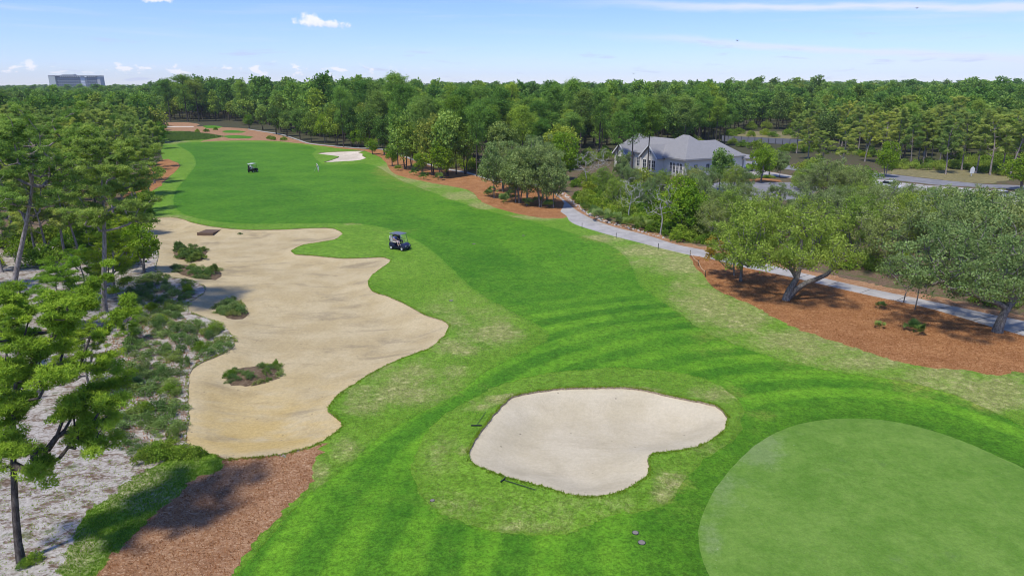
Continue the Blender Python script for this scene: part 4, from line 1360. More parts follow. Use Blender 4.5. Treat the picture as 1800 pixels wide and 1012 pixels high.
for px, py, top in [(1455, 352, 272), (1490, 356, 285), (1420, 350, 292), (1310, 365, 318), (1365, 362, 318)]:
    put('oak_near', px, py, 'oak growing beside the pale parking ground', 'oak tree', 'oaks by the parking ground', top=top, idx=0)
put('forest_oak', 1264, 336, 'dark rounded tree covering the right half of the clubhouse front', 'tree', top=256, idx=1, wide=.8)
put('oak_mid', 1094, 322, 'grey-green tree in front of the left clubhouse gable', 'tree', top=262, idx=0, wide=.7)
put('bright', 1337, 321, 'small yellow-green tree by the clubhouse driveway', 'tree', top=252, idx=1, wide=.9)
put('oak_mid', 1370, 312, 'dark rounded tree at the loop of the driveway', 'tree', top=262, idx=1)
put('oak_mid', 1352, 310, 'grey-green round tree left of its darker neighbour at the driveway loop', 'tree', top=258, idx=0)
put('bright', 1555, 311, 'young green tree standing alone by the road', 'tree', top=245, idx=0, wide=.85)
put('bright', 1795, 335, 'yellow-green tree at the right picture edge by the road', 'tree', top=268, idx=1, wide=1.3)
put('bright', 1440, 296, 'small bright tree below the wide dark pine', 'tree', top=272, idx=0)
put('pine_mid', 1480, 300, 'wide dark pine in front of the forest, left of the road', 'pine tree', top=212, idx=2, wide=1.25)
put('pine_mid', 1445, 296, 'broad pine at the left flank of the wide dark pine', 'pine tree', top=225, idx=0, wide=1.15)
GF = 'pines at the front of the right-hand forest'
for px, py, top in [(1600, 292, 200), (1612, 290, 205), (1622, 291, 190), (1636, 290, 200), (1650, 292, 205), (1662, 306, 200), (1690, 300, 190), (1715, 305, 195), (1740, 308, 185), (1760, 306, 190), (1775, 312, 178), (1800, 310, 170), (1830, 312, 172), (1420, 280, 200), (1400, 270, 195), (1520, 285, 195), (1550, 288, 190), (1575, 285, 185), (1870, 315, 175), (1920, 320, 170)]:
    put('pine_mid', px, py, 'slanting pine along the front of the roadside forest', 'pine tree', GF, top=top)

GL2 = 'oaks hiding the pale ground on the right'
for px, py, top in [(1545, 372, 318), (1600, 365, 322), (1660, 375, 322), (1730, 378, 326), (1800, 390, 326), (1500, 382, 318), (1640, 350, 325), (1850, 400, 330), (1700, 400, 335), (1580, 395, 325), (1480, 398, 322)]:
    put('oak_near', px, py, 'low oak on the pale ground behind the near oaks', 'oak tree', GL2, top=top, wide=1.1)
for px, py, top in [(-20, 600, 500), (150, 505, 430), (-30, 720, 600), (205, 470, 405), (160, 440, 365), (228, 445, 375)]:
    put('pine_bush', px, py, 'young bushy pine under the tall pines', 'pine tree', 'young pines under the tall ones', top=top, wide=1.25)
# the tall crowns that break the skyline
for px, py, top, lab in [(705, 262, 127, 'tall round-crowned pine standing out above the skyline'), (330, 214, 129, 'tallest dark crown in the wood at the far end'), (300, 214, 138, 'dark crown left of the tallest one at the far end'), (350, 214, 136, 'dark crown right of the tallest one at the far end'), (430, 217, 142, 'tall crown above the tee grounds'), (1010, 262, 138, 'tall crown above the wood left of the clubhouse pines'), (655, 250, 138, 'broad crown left of the round-crowned skyline pine')]:
    put('slash', px, py, lab, 'pine tree', top=top, wide=1.25)

# --- the forest, nearest trees one by one
FRONT = np.array([at(x, y).xy for x, y in [(-1500, 400), (-300, 400), (-40, 385), (120, 380), (200, 345), (255, 300), (272, 250), (276, 212), (420, 213), (445, 222), (480, 230), (540, 243), (640, 253), (690, 262), (760, 285), (850, 302), (940, 306), (1000, 300), (1050, 285), (1072, 262), (1285, 262), (1292, 228), (1410, 228), (1425, 268), (1560, 280), (1700, 292), (1850, 300), (2500, 330), (4200, 400)]])
FOR = np.concatenate([FRONT, np.array([(2600, 2600), (-2600, 2600)])])
HOLES = [POLY['back_road'], POLY['field'], POLY['road'], POLY['drive'], POLY['path']]
fr = np.random.default_rng(99)
cand = []


def scatter(r0, r1, sp):
    a0, a1 = R(-47), R(47)
    n = int((r1 ** 2 - r0 ** 2) * (a1 - a0) / 2 / (sp * sp) * 1.6)
    r = np.sqrt(fr.uniform(r0 * r0, r1 * r1, n))
    a = fr.uniform(a0, a1, n)
    return np.column_stack([np.sin(a) * r, np.cos(a) * r]), sp


acc = []
grid = {}


def ok(x, y, d):
    cs = 6.0
    ix, iy = int(x // cs), int(y // cs)
    k = int(math.ceil(d / cs))
    for i in range(ix - k, ix + k + 1):
        for j in range(iy - k, iy + k + 1):
            for q in grid.get((i, j), ()):
                if (q[0] - x) ** 2 + (q[1] - y) ** 2 < d * d: return False
    return True


for q in TREES: grid.setdefault((int(q[0] // 6), int(q[1] // 6)), []).append(q)
for r0, r1, spc in ((40, 120, 6.6), (120, 170, 5.4), (170, 300, 5.2), (300, 520, 6.6), (520, 900, 9.5), (900, 1500, 14.0), (1500, 2400, 22.0)):
    pts, spc = scatter(r0, r1, spc)
    m = inside(FOR, pts[:, 0], pts[:, 1])
    for h_ in HOLES:
        m &= ~inside(h_, pts[:, 0], pts[:, 1])
        if r0 < 300: m &= edge_dist(h_, pts[:, 0], pts[:, 1], 5.0) > 2.5
    for x, y in pts[m]:
        if ok(x, y, spc * .82):
            grid.setdefault((int(x // 6), int(y // 6)), []).append((x, y))
            acc.append((x, y))
acc.sort(key=lambda q: q[0] ** 2 + q[1] ** 2)


def region(px):
    return 0 if px < 280 else 1 if px < 700 else 2 if px < 1290 else 3


RL = [('pine in the crowded woods left of the fairway', 'deep woods left of the fairway'), ('tall dark tree in the wood closing the far end of the fairway', 'wood at the far end of the fairway'),
      ('tree in the dense wood behind the oak grove and clubhouse', 'dense wood behind the clubhouse'), ('tree in the forest beyond the road on the right', 'forest beyond the road')]
far = []
NIND = 0
for x, y in acc:
    d = math.hypot(x, y)
    px, py = to_px(x, y)
    rg_ = region(px)
    seen = -40 < px < 1840
    tall = fr.random()
    # the wood at the far end is taller
    if rg_ == 1: hh = fr.uniform(12.5, 17.5) + (4.5 if tall > .86 else 0)
    elif rg_ == 0: hh = fr.uniform(10.0, 13.8) + (1.6 if d > 150 and tall > .6 else 0)
    elif rg_ == 2: hh = fr.uniform(10.5, 15) + (3.5 if tall > .75 else 0) + min(3, max(0, (d - 200) / 100))
    else: hh = fr.uniform(9.5, 13.5) + min(7.0, max(0, (d - 170) / 65)) + (2.0 if tall > .85 else 0)
    if d > 420: hh = (fr.uniform(10.5, 14.5) + (4.0 if tall > .93 else 0)) if px < 270 else fr.uniform(13, 16.5) + (4.0 if tall > .9 else 0) + (2.0 if rg_ == 3 else 0) + (1.5 if rg_ == 1 else 0)
    if not seen or NIND >= 290 or d > 300:
        far.append((x, y, hh, d))
        continue
    NIND += 1
    kd = ('pine_mid' if rg_ in (0, 3) else 'slash') if fr.random() < (.86 if rg_ == 0 else .62) else ('forest_oak' if fr.random() < .6 else 'slash')
    lab, grp = RL[rg_]
    p_ = (x, y, 0.0)
    pr_ = PR[kd][int(fr.integers(0, len(PR[kd])))]
    nat = {'pine_mid': 13.0, 'slash': 18.8, 'forest_oak': 11.6}[kd]
    if kd == 'forest_oak': hh *= .8
    kz = hh / nat
    kx = kz * ({'slash': 1.12, 'pine_mid': 1.0, 'forest_oak': 1.0}[kd]) * (1.25 if hh < 13 and kd == 'slash' else 1.0)
    place({'pine_mid': 'pine_tree', 'slash': 'tall_pine', 'forest_oak': 'oak_tree'}[kd], pr_, p_, lab, 'pine tree' if rg_ == 0 else 'tree', grp, fr.uniform(0, 6.28), kx, kz)

# --- the forest farther off: one mass
PRF = [slash(200 + i, 18.0, (.30, .36, .26, .40)[i], (4.2, 3.8, 4.6, 3.4)[i], ncl=58, crad=(1.1, 1.8), per=30, size=.75, leaf='slash', shape='leaf') for i in range(3)]
PRF.append(oak(210, 11.0, 4.2, ncl=44, crad=(.9, 1.5), per=26, size=.75, leaf='forest', bark='dark', nst=1, low=.2))
FNAT = [18.8, 18.8, 18.8, 11.6]


def forest_mass(pts):
    src = []
    # four sample trees stand among the mass and lend it their meshes
    for i, (x, y, hh, d) in enumerate(pts[:4]):
        e = empty('forest_tree', (x, y, 0), 0, 'tree in the far forest near the horizon', 'tree', 'trees of the far forest')
        k = hh / FNAT[i]
        e.scale = (k, k, k)
        src.append((link('trunk', PRF[i][0], e), link('crown', PRF[i][1], e)))
    rest = pts[4:]
    me = bpy.data.meshes.new('far_forest')
    me.from_pydata([(q[0], q[1], 0) for q in rest], [], [])
    kind = fr.integers(0, 10, len(rest))
    kind = np.where(kind < 3, 0, np.where(kind < 5, 1, np.where(kind < 8, 2, 3))).astype(np.int32)
    hs = np.array([q[2] for q in rest])
    kz = hs / np.array(FNAT)[kind] * np.where(kind == 3, .85, 1)
    wid = np.array([1.05 if q[3] < 500 else 1.35 if q[3] < 900 else 2.0 for q in rest])
    svec = np.column_stack([kz * wid, kz * wid, kz])
    a_ = me.attributes.new('tree_scale', 'FLOAT_VECTOR', 'POINT'); a_.data.foreach_set('vector', svec.astype(np.float32).ravel())
    a_ = me.attributes.new('tree_turn', 'FLOAT', 'POINT'); a_.data.foreach_set('value', fr.uniform(0, 6.28, len(rest)).astype(np.float32))
    a_ = me.attributes.new('tree_kind', 'INT', 'POINT'); a_.data.foreach_set('value', kind)
    ob = tag(link('far_forest', me), 'continuous pine forest running to the horizon behind the course', 'forest', kind='stuff')
    ng = bpy.data.node_groups.new('far_forest', 'GeometryNodeTree')
    ng.interface.new_socket('Geometry', in_out='INPUT', socket_type='NodeSocketGeometry')
    ng.interface.new_socket('Geometry', in_out='OUTPUT', socket_type='NodeSocketGeometry')
    gi, go = ng.nodes.new('NodeGroupInput'), ng.nodes.new('NodeGroupOutput')
    jn = ng.nodes.new('GeometryNodeJoinGeometry')

    def named(n, t):
        q = ng.nodes.new('GeometryNodeInputNamedAttribute'); q.data_type = t; q.inputs['Name'].default_value = n
        return q.outputs[0]
    sca, trn, knd = named('tree_scale', 'FLOAT_VECTOR'), named('tree_turn', 'FLOAT'), named('tree_kind', 'INT')
    cx = ng.nodes.new('ShaderNodeCombineXYZ'); ng.links.new(trn, cx.inputs[2])
    for i, pair in enumerate(src):
        j2 = ng.nodes.new('GeometryNodeJoinGeometry')
        for ob_ in pair:
            oi = ng.nodes.new('GeometryNodeObjectInfo'); oi.inputs['Object'].default_value = ob_; oi.inputs['As Instance'].default_value = False
            oi.transform_space = 'ORIGINAL'
            ng.links.new(oi.outputs['Geometry'], j2.inputs[0])
        cmp = ng.nodes.new('FunctionNodeCompare'); cmp.data_type = 'INT'; cmp.operation = 'EQUAL'
        ng.links.new(knd, cmp.inputs[2]); cmp.inputs[3].default_value = i
        ip = ng.nodes.new('GeometryNodeInstanceOnPoints')
        g2i = ng.nodes.new('GeometryNodeGeometryToInstance')
        ng.links.new(j2.outputs[0], g2i.inputs[0])
        ng.links.new(gi.outputs[0], ip.inputs['Points'])
        ng.links.new(cmp.outputs[0], ip.inputs['Selection'])
        ng.links.new(g2i.outputs[0], ip.inputs['Instance'])
        ng.links.new(cx.outputs[0], ip.inputs['Rotation'])
        ng.links.new(sca, ip.inputs['Scale'])
        ng.links.new(ip.outputs[0], jn.inputs[0])
    ng.links.new(jn.outputs[0], go.inputs[0])
    md_ = ob.modifiers.new('forest', 'NODES')
    md_.node_group = ng


far.sort(key=lambda q: abs(q[3] - 330))
forest_mass(far)
print('forest', NIND, len(far))

# ------------------------------------------------------------------ low plants
def bush(kind, px, py, label, cat, group=None, s=1.0, sz=None, name='shrub', idx=None, rz=None):
    p = gpt(px, py)
    lst = PR[kind]
    o = link(name, lst[(rnd.randrange(99) if idx is None else idx) % len(lst)], None, p, rnd.uniform(0, 6.28) if rz is None else rz)
    o.scale = (s, s, sz or s)
    return tag(o, label, cat, group)


def fill_px(poly, n, mind, seed):
    """n spots in an outline drawn in the picture, spread evenly over the ground"""
    g = np.random.default_rng(seed)
    w = P2(poly)
    lo, hi = w.min(0), w.max(0)
    out = []
    tries = 0
    while len(out) < n and tries < 60:
        c = g.uniform(lo, hi, (n * 4, 2))
        c = c[inside(w, c[:, 0], c[:, 1])]
        for q in c:
            if all((q[0] - o[0]) ** 2 + (q[1] - o[1]) ** 2 > mind * mind for o in out):
                out.append((q[0], q[1]))
                if len(out) >= n: break
        tries += 1
    return out


def bush_w(kind, x, y, label, cat, group, s, sz=None, name='shrub'):
    lst = PR[kind]
    o = link(name, lst[rnd.randrange(99) % len(lst)], None, (x, y, gz(x, y) - .03), rnd.uniform(0, 6.28))
    o.scale = (s, s, sz or s)
    return tag(o, label, cat, group)


# scrub bank left of the waste bunker
BANK = [(262, 485), (345, 500), (355, 515), (325, 535), (325, 552), (360, 562), (388, 574), (406, 595), (402, 610), (385, 620), (340, 638), (324, 655), (322, 700), (318, 760), (322, 785), (240, 800), (205, 770), (190, 720), (215, 640), (235, 590), (225, 520)]
for x, y in fill_px(BANK, 110, .75, 3):
    bush_w('shrub', x, y, 'low grey-green shrub on the littered bank left of the waste bunker', 'shrub', 'shrubs on the waste bunker bank', rnd.uniform(.55, 1.15), rnd.uniform(.5, 1.0))
for px, py in [(375, 582), (352, 612), (330, 512), (268, 545), (285, 565), (250, 720), (300, 690)]:
    bush('greenshrub', px, py, 'brighter green shrub on the grey bunker bank', 'shrub', 'brighter shrubs on the bunker bank', .45)
for px, py, s in [(275, 800, .6), (300, 792, .55), (318, 800, .45), (255, 806, .5), (345, 800, .4)]:
    bush('greenshrub', px, py, 'pale green bush at the foot of the bunker bank', 'shrub', 'bushes at the foot of the bunker bank', s)
# islands in the sand
for k, (isl, n, kind, lab, s) in enumerate([(ISLANDS[0], 16, 'spiky', 'grassy clump on the farthest sand island', .72), (ISLANDS[1], 20, 'shrub', 'low shrub on the long sand island', .62),
                                           (ISLANDS[2], 16, 'shrub', 'grey shrub on the round sand island', .72), (ISLANDS[3], 18, 'shrub', 'sparse shrub on the brown plant island nearest the camera', .42)]):
    for x, y in fill_px(isl, n, .34, 20 + k):
        bush_w(kind, x, y, lab, 'shrub', 'plants of ' + ('the farthest', 'the long', 'the round', 'the brown')[k] + ' sand island', s * rnd.uniform(.8, 1.2))
bush('spiky', 376, 476, 'bright spiky plant at the right end of the long sand island', 'plant', None, .6, .9, 'yucca_plant')
bush('greenshrub', 404, 652, 'dark leafy plant at the left tip of the brown sand island', 'plant', None, .3, .4, 'leafy_plant')
bush('greenshrub', 485, 634, 'dark leafy plant at the right tip of the brown sand island', 'plant', None, .28, .4, 'leafy_plant')
bush('spiky', 422, 409, 'small dark tuft in the sand beside the timber platform', 'plant', None, .3, .2, 'grass_tuft')
# thicket between the path bend and the clubhouse
THICK = [(995, 335), (1020, 318), (1070, 318), (1120, 325), (1180, 330), (1240, 345), (1330, 385), (1330, 430), (1235, 428), (1190, 420), (1127, 402), (1075, 388), (1030, 365)]
for x, y in fill_px(THICK, 95, 1.3, 5):
    kd = 'greenshrub' if rnd.random() < .72 else 'greyshrub'
    bush_w(kd, x, y, 'green shrub in the thicket between the cart path and the clubhouse' if kd == 'greenshrub' else 'grey-green shrub in the thicket between the cart path and the clubhouse', 'shrub', 'shrubs of the clubhouse thicket' if kd == 'greenshrub' else 'grey shrubs of the clubhouse thicket', rnd.uniform(.7, 1.5), None, 'bush')
BELT = [(1012, 350), (1045, 372), (1120, 397), (1200, 420), (1300, 442), (1345, 440), (1330, 415), (1220, 400), (1120, 378), (1040, 345)]
for x, y in fill_px(BELT, 70, .95, 55):
    bush_w('greenshrub', x, y, 'bright green shrub in the dense belt right along the far side of the path bend', 'shrub', 'shrubs along the far side of the path bend', rnd.uniform(.6, 1.15), None, 'path_shrub')
for px, py in [(1058, 388), (1075, 392), (1090, 395), (1105, 398), (1120, 402), (1045, 382), (1135, 404), (1030, 372)]:
    bush('palmetto', px, py, 'saw palmetto along the far edge of the cart path bend', 'palmetto', 'palmettos along the path bend', rnd.uniform(1.0, 1.5), name='palmetto')
NEARTH = [(1330, 440), (1460, 470), (1600, 505), (1700, 528), (1900, 572), (2000, 560), (1900, 470), (1700, 430), (1500, 410), (1340, 400)]
for x, y in fill_px(NEARTH, 55, 1.5, 6):
    kd = 'greenshrub' if rnd.random() < .4 else 'greyshrub'
    bush_w(kd, x, y, 'low green shrub under the oaks behind the near cart path' if kd == 'greenshrub' else 'low grey shrub under the oaks behind the near cart path', 'shrub', 'green shrubs behind the near path' if kd == 'greenshrub' else 'grey shrubs behind the near path', rnd.uniform(.6, 1.1), None, 'bush')
# under the oak grove and the far trees
for px, py in [(858, 345), (866, 342), (900, 352), (885, 357), (930, 362), (965, 365), (745, 315), (770, 316), (728, 308), (700, 300), (945, 358)]:
    bush('palmetto', px, py, 'dark palmetto clump in the pine straw under the oak grove', 'palmetto', 'palmettos in the straw island', rnd.uniform(.9, 1.3), name='palmetto')
for px, py, s, lab in [(1606, 584, .8, 'bright fan palmetto alone on the pine straw right of the forked oak'), (1617, 586, .5, 'small palmetto seedling right beside the larger lone palmetto'), (1547, 577, .45, 'tiny palmetto left of the lone palmetto on the straw'), (1546, 541, .5, 'tiny palmetto in the shade behind the lone palmetto')]:
    bush('palmetto', px, py, lab, 'palmetto', None, s, name='palmetto')
for px, py in [(347, 233), (362, 232), (379, 229), (475, 245), (480, 246), (500, 247)]:
    bush('greenshrub', px, py, 'dark round bush on the far pine straw', 'shrub', 'bushes on the far pine straw', .9)
for x, y in fill_px([(1400, 300), (1530, 314), (1530, 345), (1440, 345), (1390, 325)], 22, 2.0, 17):
    bush_w('greyshrub', x, y, 'grey bush between driveway and road on the right', 'shrub', 'bushes between driveway and road', rnd.uniform(.9, 1.5), None, 'bush')
fl = np.random.default_rng(44)
for k in range(60):
    i = int(fl.integers(12, 26)); u = fl.random()
    q_ = FRONT[i] * (1 - u) + FRONT[i + 1] * u + np.array([fl.normal(0, 2.0), abs(fl.normal(0, 3.0))])
    if any(inside(POLY[z], np.array([q_[0]]), np.array([q_[1]]))[0] for z in ('path', 'road', 'drive', 'field', 'back_road', 'rough', 'fairway')): continue
    bush_w('greyshrub' if k % 3 else 'greenshrub', q_[0], q_[1], 'bush at the foot of the forest edge', 'shrub', 'bushes along the forest edge', fl.uniform(.9, 1.9), None, 'bush')
# around the left woods
LW = [(-60, 480), (60, 470), (150, 460), (235, 470), (240, 400), (262, 350), (200, 370), (100, 400), (-60, 400)]
for x, y in fill_px(LW, 45, 2.2, 12):
    bush_w('greenshrub', x, y, 'leafy bush under the pines left of the fairway', 'shrub', 'bushes under the left pines', rnd.uniform(.7, 1.5), None, 'bush')
for px, py, s in [(60, 985, .28), (45, 992, .22)]:
    bush('greenshrub', px, py, 'small green weed clump at the foot of the leaning dark-trunked pine', 'plant', 'weeds at the pine foot', s, name='weed_clump')
# along the road and in the verge on the right
for x, y in fill_px([(1560, 300), (1700, 300), (1780, 312), (1900, 330), (1900, 315), (1700, 292), (1560, 290)], 45, 2.2, 15):
    bush_w('greyshrub', x, y, 'dry grey-green bush in the verge behind the road', 'shrub', 'bushes in the road verge', rnd.uniform(.7, 1.3), rnd.uniform(.5, .9))
for px, py in [(1285, 240), (1300, 236), (1320, 240), (1345, 238), (1360, 241), (1385, 238), (1395, 262), (1380, 268), (1330, 262), (1350, 268), (1305, 258), (1415, 262)]:
    bush('greenshrub', px, py, 'bush in the clearing behind the clubhouse', 'shrub', 'bushes of the clearing', rnd.uniform(1.2, 2.0))
bush('greenshrub', 1311, 314, 'clipped dark green shrub at the clubhouse porch', 'shrub', None, 1.3, .9)
for px in (1322, 1334, 1346, 1352):
    bush('greenshrub', px, 312, 'low clipped hedge plant along the clubhouse bed', 'shrub', 'clipped plants of the clubhouse bed', .75, .4, name='hedge_plant')


# --- uncountable cover: rough grass, straw tufts, leaf litter plants
def tufts(name, pts, size, label, leaf, blades=5, h=(.5, 1.2), lean=.6, seed=1):
    g = np.random.default_rng(seed)
    n = len(pts)
    z = full_h(pts[:, 0], pts[:, 1])
    p = np.column_stack([pts, z - .01])
    p = np.repeat(p, blades, 0)
    m = len(p)
    p[:, :2] += g.normal(0, size * .35, (m, 2))
    a = g.uniform(0, 6.28, m)
    L = size * g.uniform(h[0], h[1], m)
    ln = g.uniform(0, lean, m)
    d = np.column_stack([np.cos(a) * ln, np.sin(a) * ln, np.ones(m)])
    d /= np.linalg.norm(d, axis=1)[:, None]
    b = g.uniform(0, 6.28, m)
    s = np.column_stack([np.cos(b), np.sin(b), np.zeros(m)]) * (size * .16)
    V = np.stack([p - s, p + s, p + d * L[:, None]], 1).reshape(-1, 3)
    T = np.arange(m * 3).reshape(-1, 3)
    me = tri_mesh(name, V, T, leaf, {'rnd': np.repeat(g.random(m), 3)})
    return tag(link(name, me), label, 'grass', kind='stuff')


GRASS = leafmat('rough_grass_blades', (.12, .25, .018), (.22, .38, .038), (.36, .47, .09), .45, 0.0)
DRYG = leafmat('dry_grass_blades', (.20, .19, .07), (.32, .28, .12), (.44, .38, .20), .3, 0.0)
STRAWB = leafmat('straw_blades', (.20, .080, .032), (.36, .16, .065), (.55, .31, .15), .1, 0.0)


def zone_points(names, n, seed, near=75, far_=0):
    g = np.random.default_rng(seed)
    m = np.isin(zone, [ZI[z] for z in names])
    t = GT[m]
    c = GV[t]
    ar = .5 * np.abs((c[:, 1, 0] - c[:, 0, 0]) * (c[:, 2, 1] - c[:, 0, 1]) - (c[:, 1, 1] - c[:, 0, 1]) * (c[:, 2, 0] - c[:, 0, 0]))
    cc = c.mean(1)
    dd = np.hypot(cc[:, 0], cc[:, 1])
    px, py = to_px(cc[:, 0], np.maximum(cc[:, 1], 2))
    w = ar * np.clip((near - dd) / near, 0, 1) * (np.abs(px - 900) < 1000) * (cc[:, 1] > 15)
    k = g.choice(len(t), n, p=w / w.sum())
    r1, r2 = np.sqrt(g.random(n)), g.random(n)
    q = c[k]
    return q[:, 0] * (1 - r1)[:, None] + q[:, 1] * (r1 * (1 - r2))[:, None] + q[:, 2] * (r1 * r2)[:, None]


tufts('rough_grass', zone_points(['rough', 'ring'], 60000, 1), .05, 'short shaggy rough grass around the bunkers', GRASS, 4, seed=1)
tufts('dry_grass', zone_points(['rough', 'ring'], 16000, 2), .05, 'dry straw-coloured blades in the rough', DRYG, 3, seed=2)
tufts('weedy_blades', zone_points(['weeds'], 6000, 3, 60), .09, 'weedy grass strip between sand and pine straw', GRASS, 5, seed=3)
tufts('fallen_needles', zone_points(['straw_right', 'straw_near', 'straw_mid'], 45000, 4, 130), .10, 'fallen pine needles heaped in the straw beds', STRAWB, 3, (.5, 1.3), 3.5, 4)


def edge_points(poly, n, seed, out=.12):
    g = np.random.default_rng(seed)
    k = g.integers(0, len(poly), n)
    t = g.random(n)[:, None]
    return poly[k - 1] * (1 - t) + poly[k] * t + g.normal(0, out, (n, 2))


ep = np.concatenate([edge_points(POLY['near_bunker'], 2600, 1, .07), edge_points(POLY['big_bunker'], 4200, 2, .10)])
ins = inside(POLY['near_bunker'], ep[:, 0], ep[:, 1]) | inside(POLY['big_bunker'], ep[:, 0], ep[:, 1])
tufts('bunker_edge_grass', ep[~ins], .11, 'ragged grass overhanging the bunker edges', GRASS, 5, seed=7)
ep = np.concatenate([edge_points(POLY['ring'], 3200, 3, .10), edge_points(POLY['fairway'], 9000, 5, .10)])
tufts('mown_edge_grass', ep, .045, 'longer grass along the mown fairway edge', GRASS, 3, seed=8)
fs = np.array(fill_px([(284, 232.5), (330, 232), (372, 237), (390, 240.5), (365, 245.5), (300, 248.5)], 1300, .55, 8))
tufts('far_scrub', fs, .55, 'low grey-green scrub covering the ground at the far end of the fairway', LEAF['shrub'], 8, (.5, 1.3), 1.2, 11)
# litter on the left sand: small weeds
sandw = np.array(fill_px([(-60, 780), (200, 800), (270, 815), (210, 850), (150, 900), (100, 1012), (-80, 1012)], 700, .12, 31))
tufts('sand_weeds', sandw, .13, 'sparse weeds dotting the white sand', GRASS, 6, (.3, .8), 1.4, seed=9)
lw = np.array(fill_px([(190, 560), (330, 560), (400, 600), (330, 650), (325, 780), (200, 790), (170, 700)], 1500, .12, 32))
tufts('bank_litter', lw, .16, 'dead twigs and stalks on the bunker bank', STRAWB, 4, (.5, 1.5), 2.5, seed=10)

# ------------------------------------------------------------------ built things: materials
M['white'] = plain('white_stucco', (.70, .67, .60), .8, vary=.05, scale=1.2)
M['trim'] = plain('white_trim', (.78, .78, .77), .5, vary=.03)
M['grey_trim'] = plain('grey_trim', (.30, .30, .31), .6)
M['stone'] = plain('grey_stone', (.28, .27, .26), .9, vary=.25, scale=5)
M['wood'] = plain('weathered_timber', (.16, .105, .07), .85, vary=.3, scale=14)
M['metal'] = plain('dark_metal', (.05, .055, .05), .4, .6)
M['black'] = plain('black_plastic', (.02, .02, .022), .5)
M['navy'] = plain('navy_paint', (.025, .03, .085), .3)
M['tyre'] = plain('tyre_rubber', (.02, .02, .02), .9)
M['hub'] = plain('white_hub', (.6, .6, .6), .4)
M['seatw'] = plain('cream_vinyl', (.62, .58, .50), .5)
M['rooft'] = plain('grey_canopy', (.15, .16, .22), .45)
M['skin'] = plain('skin', (.50, .30, .21), .6)
M['blue'] = plain('blue_shirt', (.16, .18, .44), .9)
M['whitec'] = plain('white_cloth', (.74, .74, .76), .9)
M['pink'] = plain('pale_pink_shorts', (.62, .47, .45), .9)
M['dark'] = plain('dark_cloth', (.03, .03, .04), .9)
M['lid'] = plain('grey_lid', (.24, .215, .18), .8, vary=.2, scale=20)
M['rope'] = plain('tan_rope', (.55, .44, .30), .9)
M['car_white'] = plain('white_car_paint', (.75, .76, .78), .25)
M['car_dark'] = plain('dark_car_paint', (.05, .055, .065), .25)
m_, nt_ = newmat('window_glass')
finish(nt_, (.03, .04, .05), .08, spec=.7)
M['glass'] = m_
m_, nt_ = newmat('clear_screen')
bs = N(nt_, 'ShaderNodeBsdfTransparent'); gl = N(nt_, 'ShaderNodeBsdfGlossy', Roughness=.05)
mx = nt_.nodes.new('ShaderNodeMixShader'); mx.inputs[0].default_value = .12
nt_.links.new(bs.outputs[0], mx.inputs[1]); nt_.links.new(gl.outputs[0], mx.inputs[2])
o_ = nt_.nodes.new('ShaderNodeOutputMaterial'); nt_.links.new(mx.outputs[0], o_.inputs[0])
M['screen'] = m_
m_, nt_ = newmat('grey_shingles')
tc_ = nt_.nodes.new('ShaderNodeTexCoord').outputs['Object']
br = N(nt_, 'ShaderNodeTexBrick', Vector=SCALEV(nt_, tc_, (1, 1, 1)), Scale=2.2)
br.inputs['Color1'].default_value = (.26, .255, .25, 1); br.inputs['Color2'].default_value = (.35, .345, .335, 1); br.inputs['Mortar'].default_value = (.13, .13, .145, 1)
br.inputs['Mortar Size'].default_value = .03
c_ = MIX(nt_, SMOOTH(nt_, NOISE(nt_, tc_, 3.0, 5, .7), .35, .65, 0, .6), br.outputs[0], (.31, .305, .30))
finish(nt_, c_, .9, NOISE(nt_, tc_, 12, 3), .4, .03)
M['shingle'] = m_


# ------------------------------------------------------------------ clubhouse
def hip(mb, x0, x1, y0, y1, ze, zr, ov=.5, gable=(False, False), th=.16):
    """hipped roof with the ridge along the longer side; gable flags close the low/high end of the ridge upright"""
    x0 -= ov; x1 += ov; y0 -= ov; y1 += ov
    if x1 - x0 >= y1 - y0:
        k = (y1 - y0) / 2; ym = (y0 + y1) / 2
        a = (x0 if gable[0] else x0 + k, ym, zr); b = (x1 if gable[1] else x1 - k, ym, zr)
    else:
        k = (x1 - x0) / 2; xm = (x0 + x1) / 2
        a = (xm, y0 if gable[0] else y0 + k, zr); b = (xm, y1 if gable[1] else y1 - k, zr)
    c = [(x0, y0, ze), (x1, y0, ze), (x1, y1, ze), (x0, y1, ze)]
    lo = [(p[0], p[1], ze - th) for p in c]
    v = c + [a, b] + lo
    if x1 - x0 >= y1 - y0:
        f = [(0, 1, 5, 4), (2, 3, 4, 5), (3, 0, 4), (1, 2, 5)]
    else:
        f = [(0, 1, 4), (1, 2, 5, 4), (2, 3, 5), (3, 0, 4, 5)]
    f += [(0, 6, 7, 1), (1, 7, 8, 2), (2, 8, 9, 3), (3, 9, 6, 0), (9, 8, 7, 6)]
    mb.add(v, f)


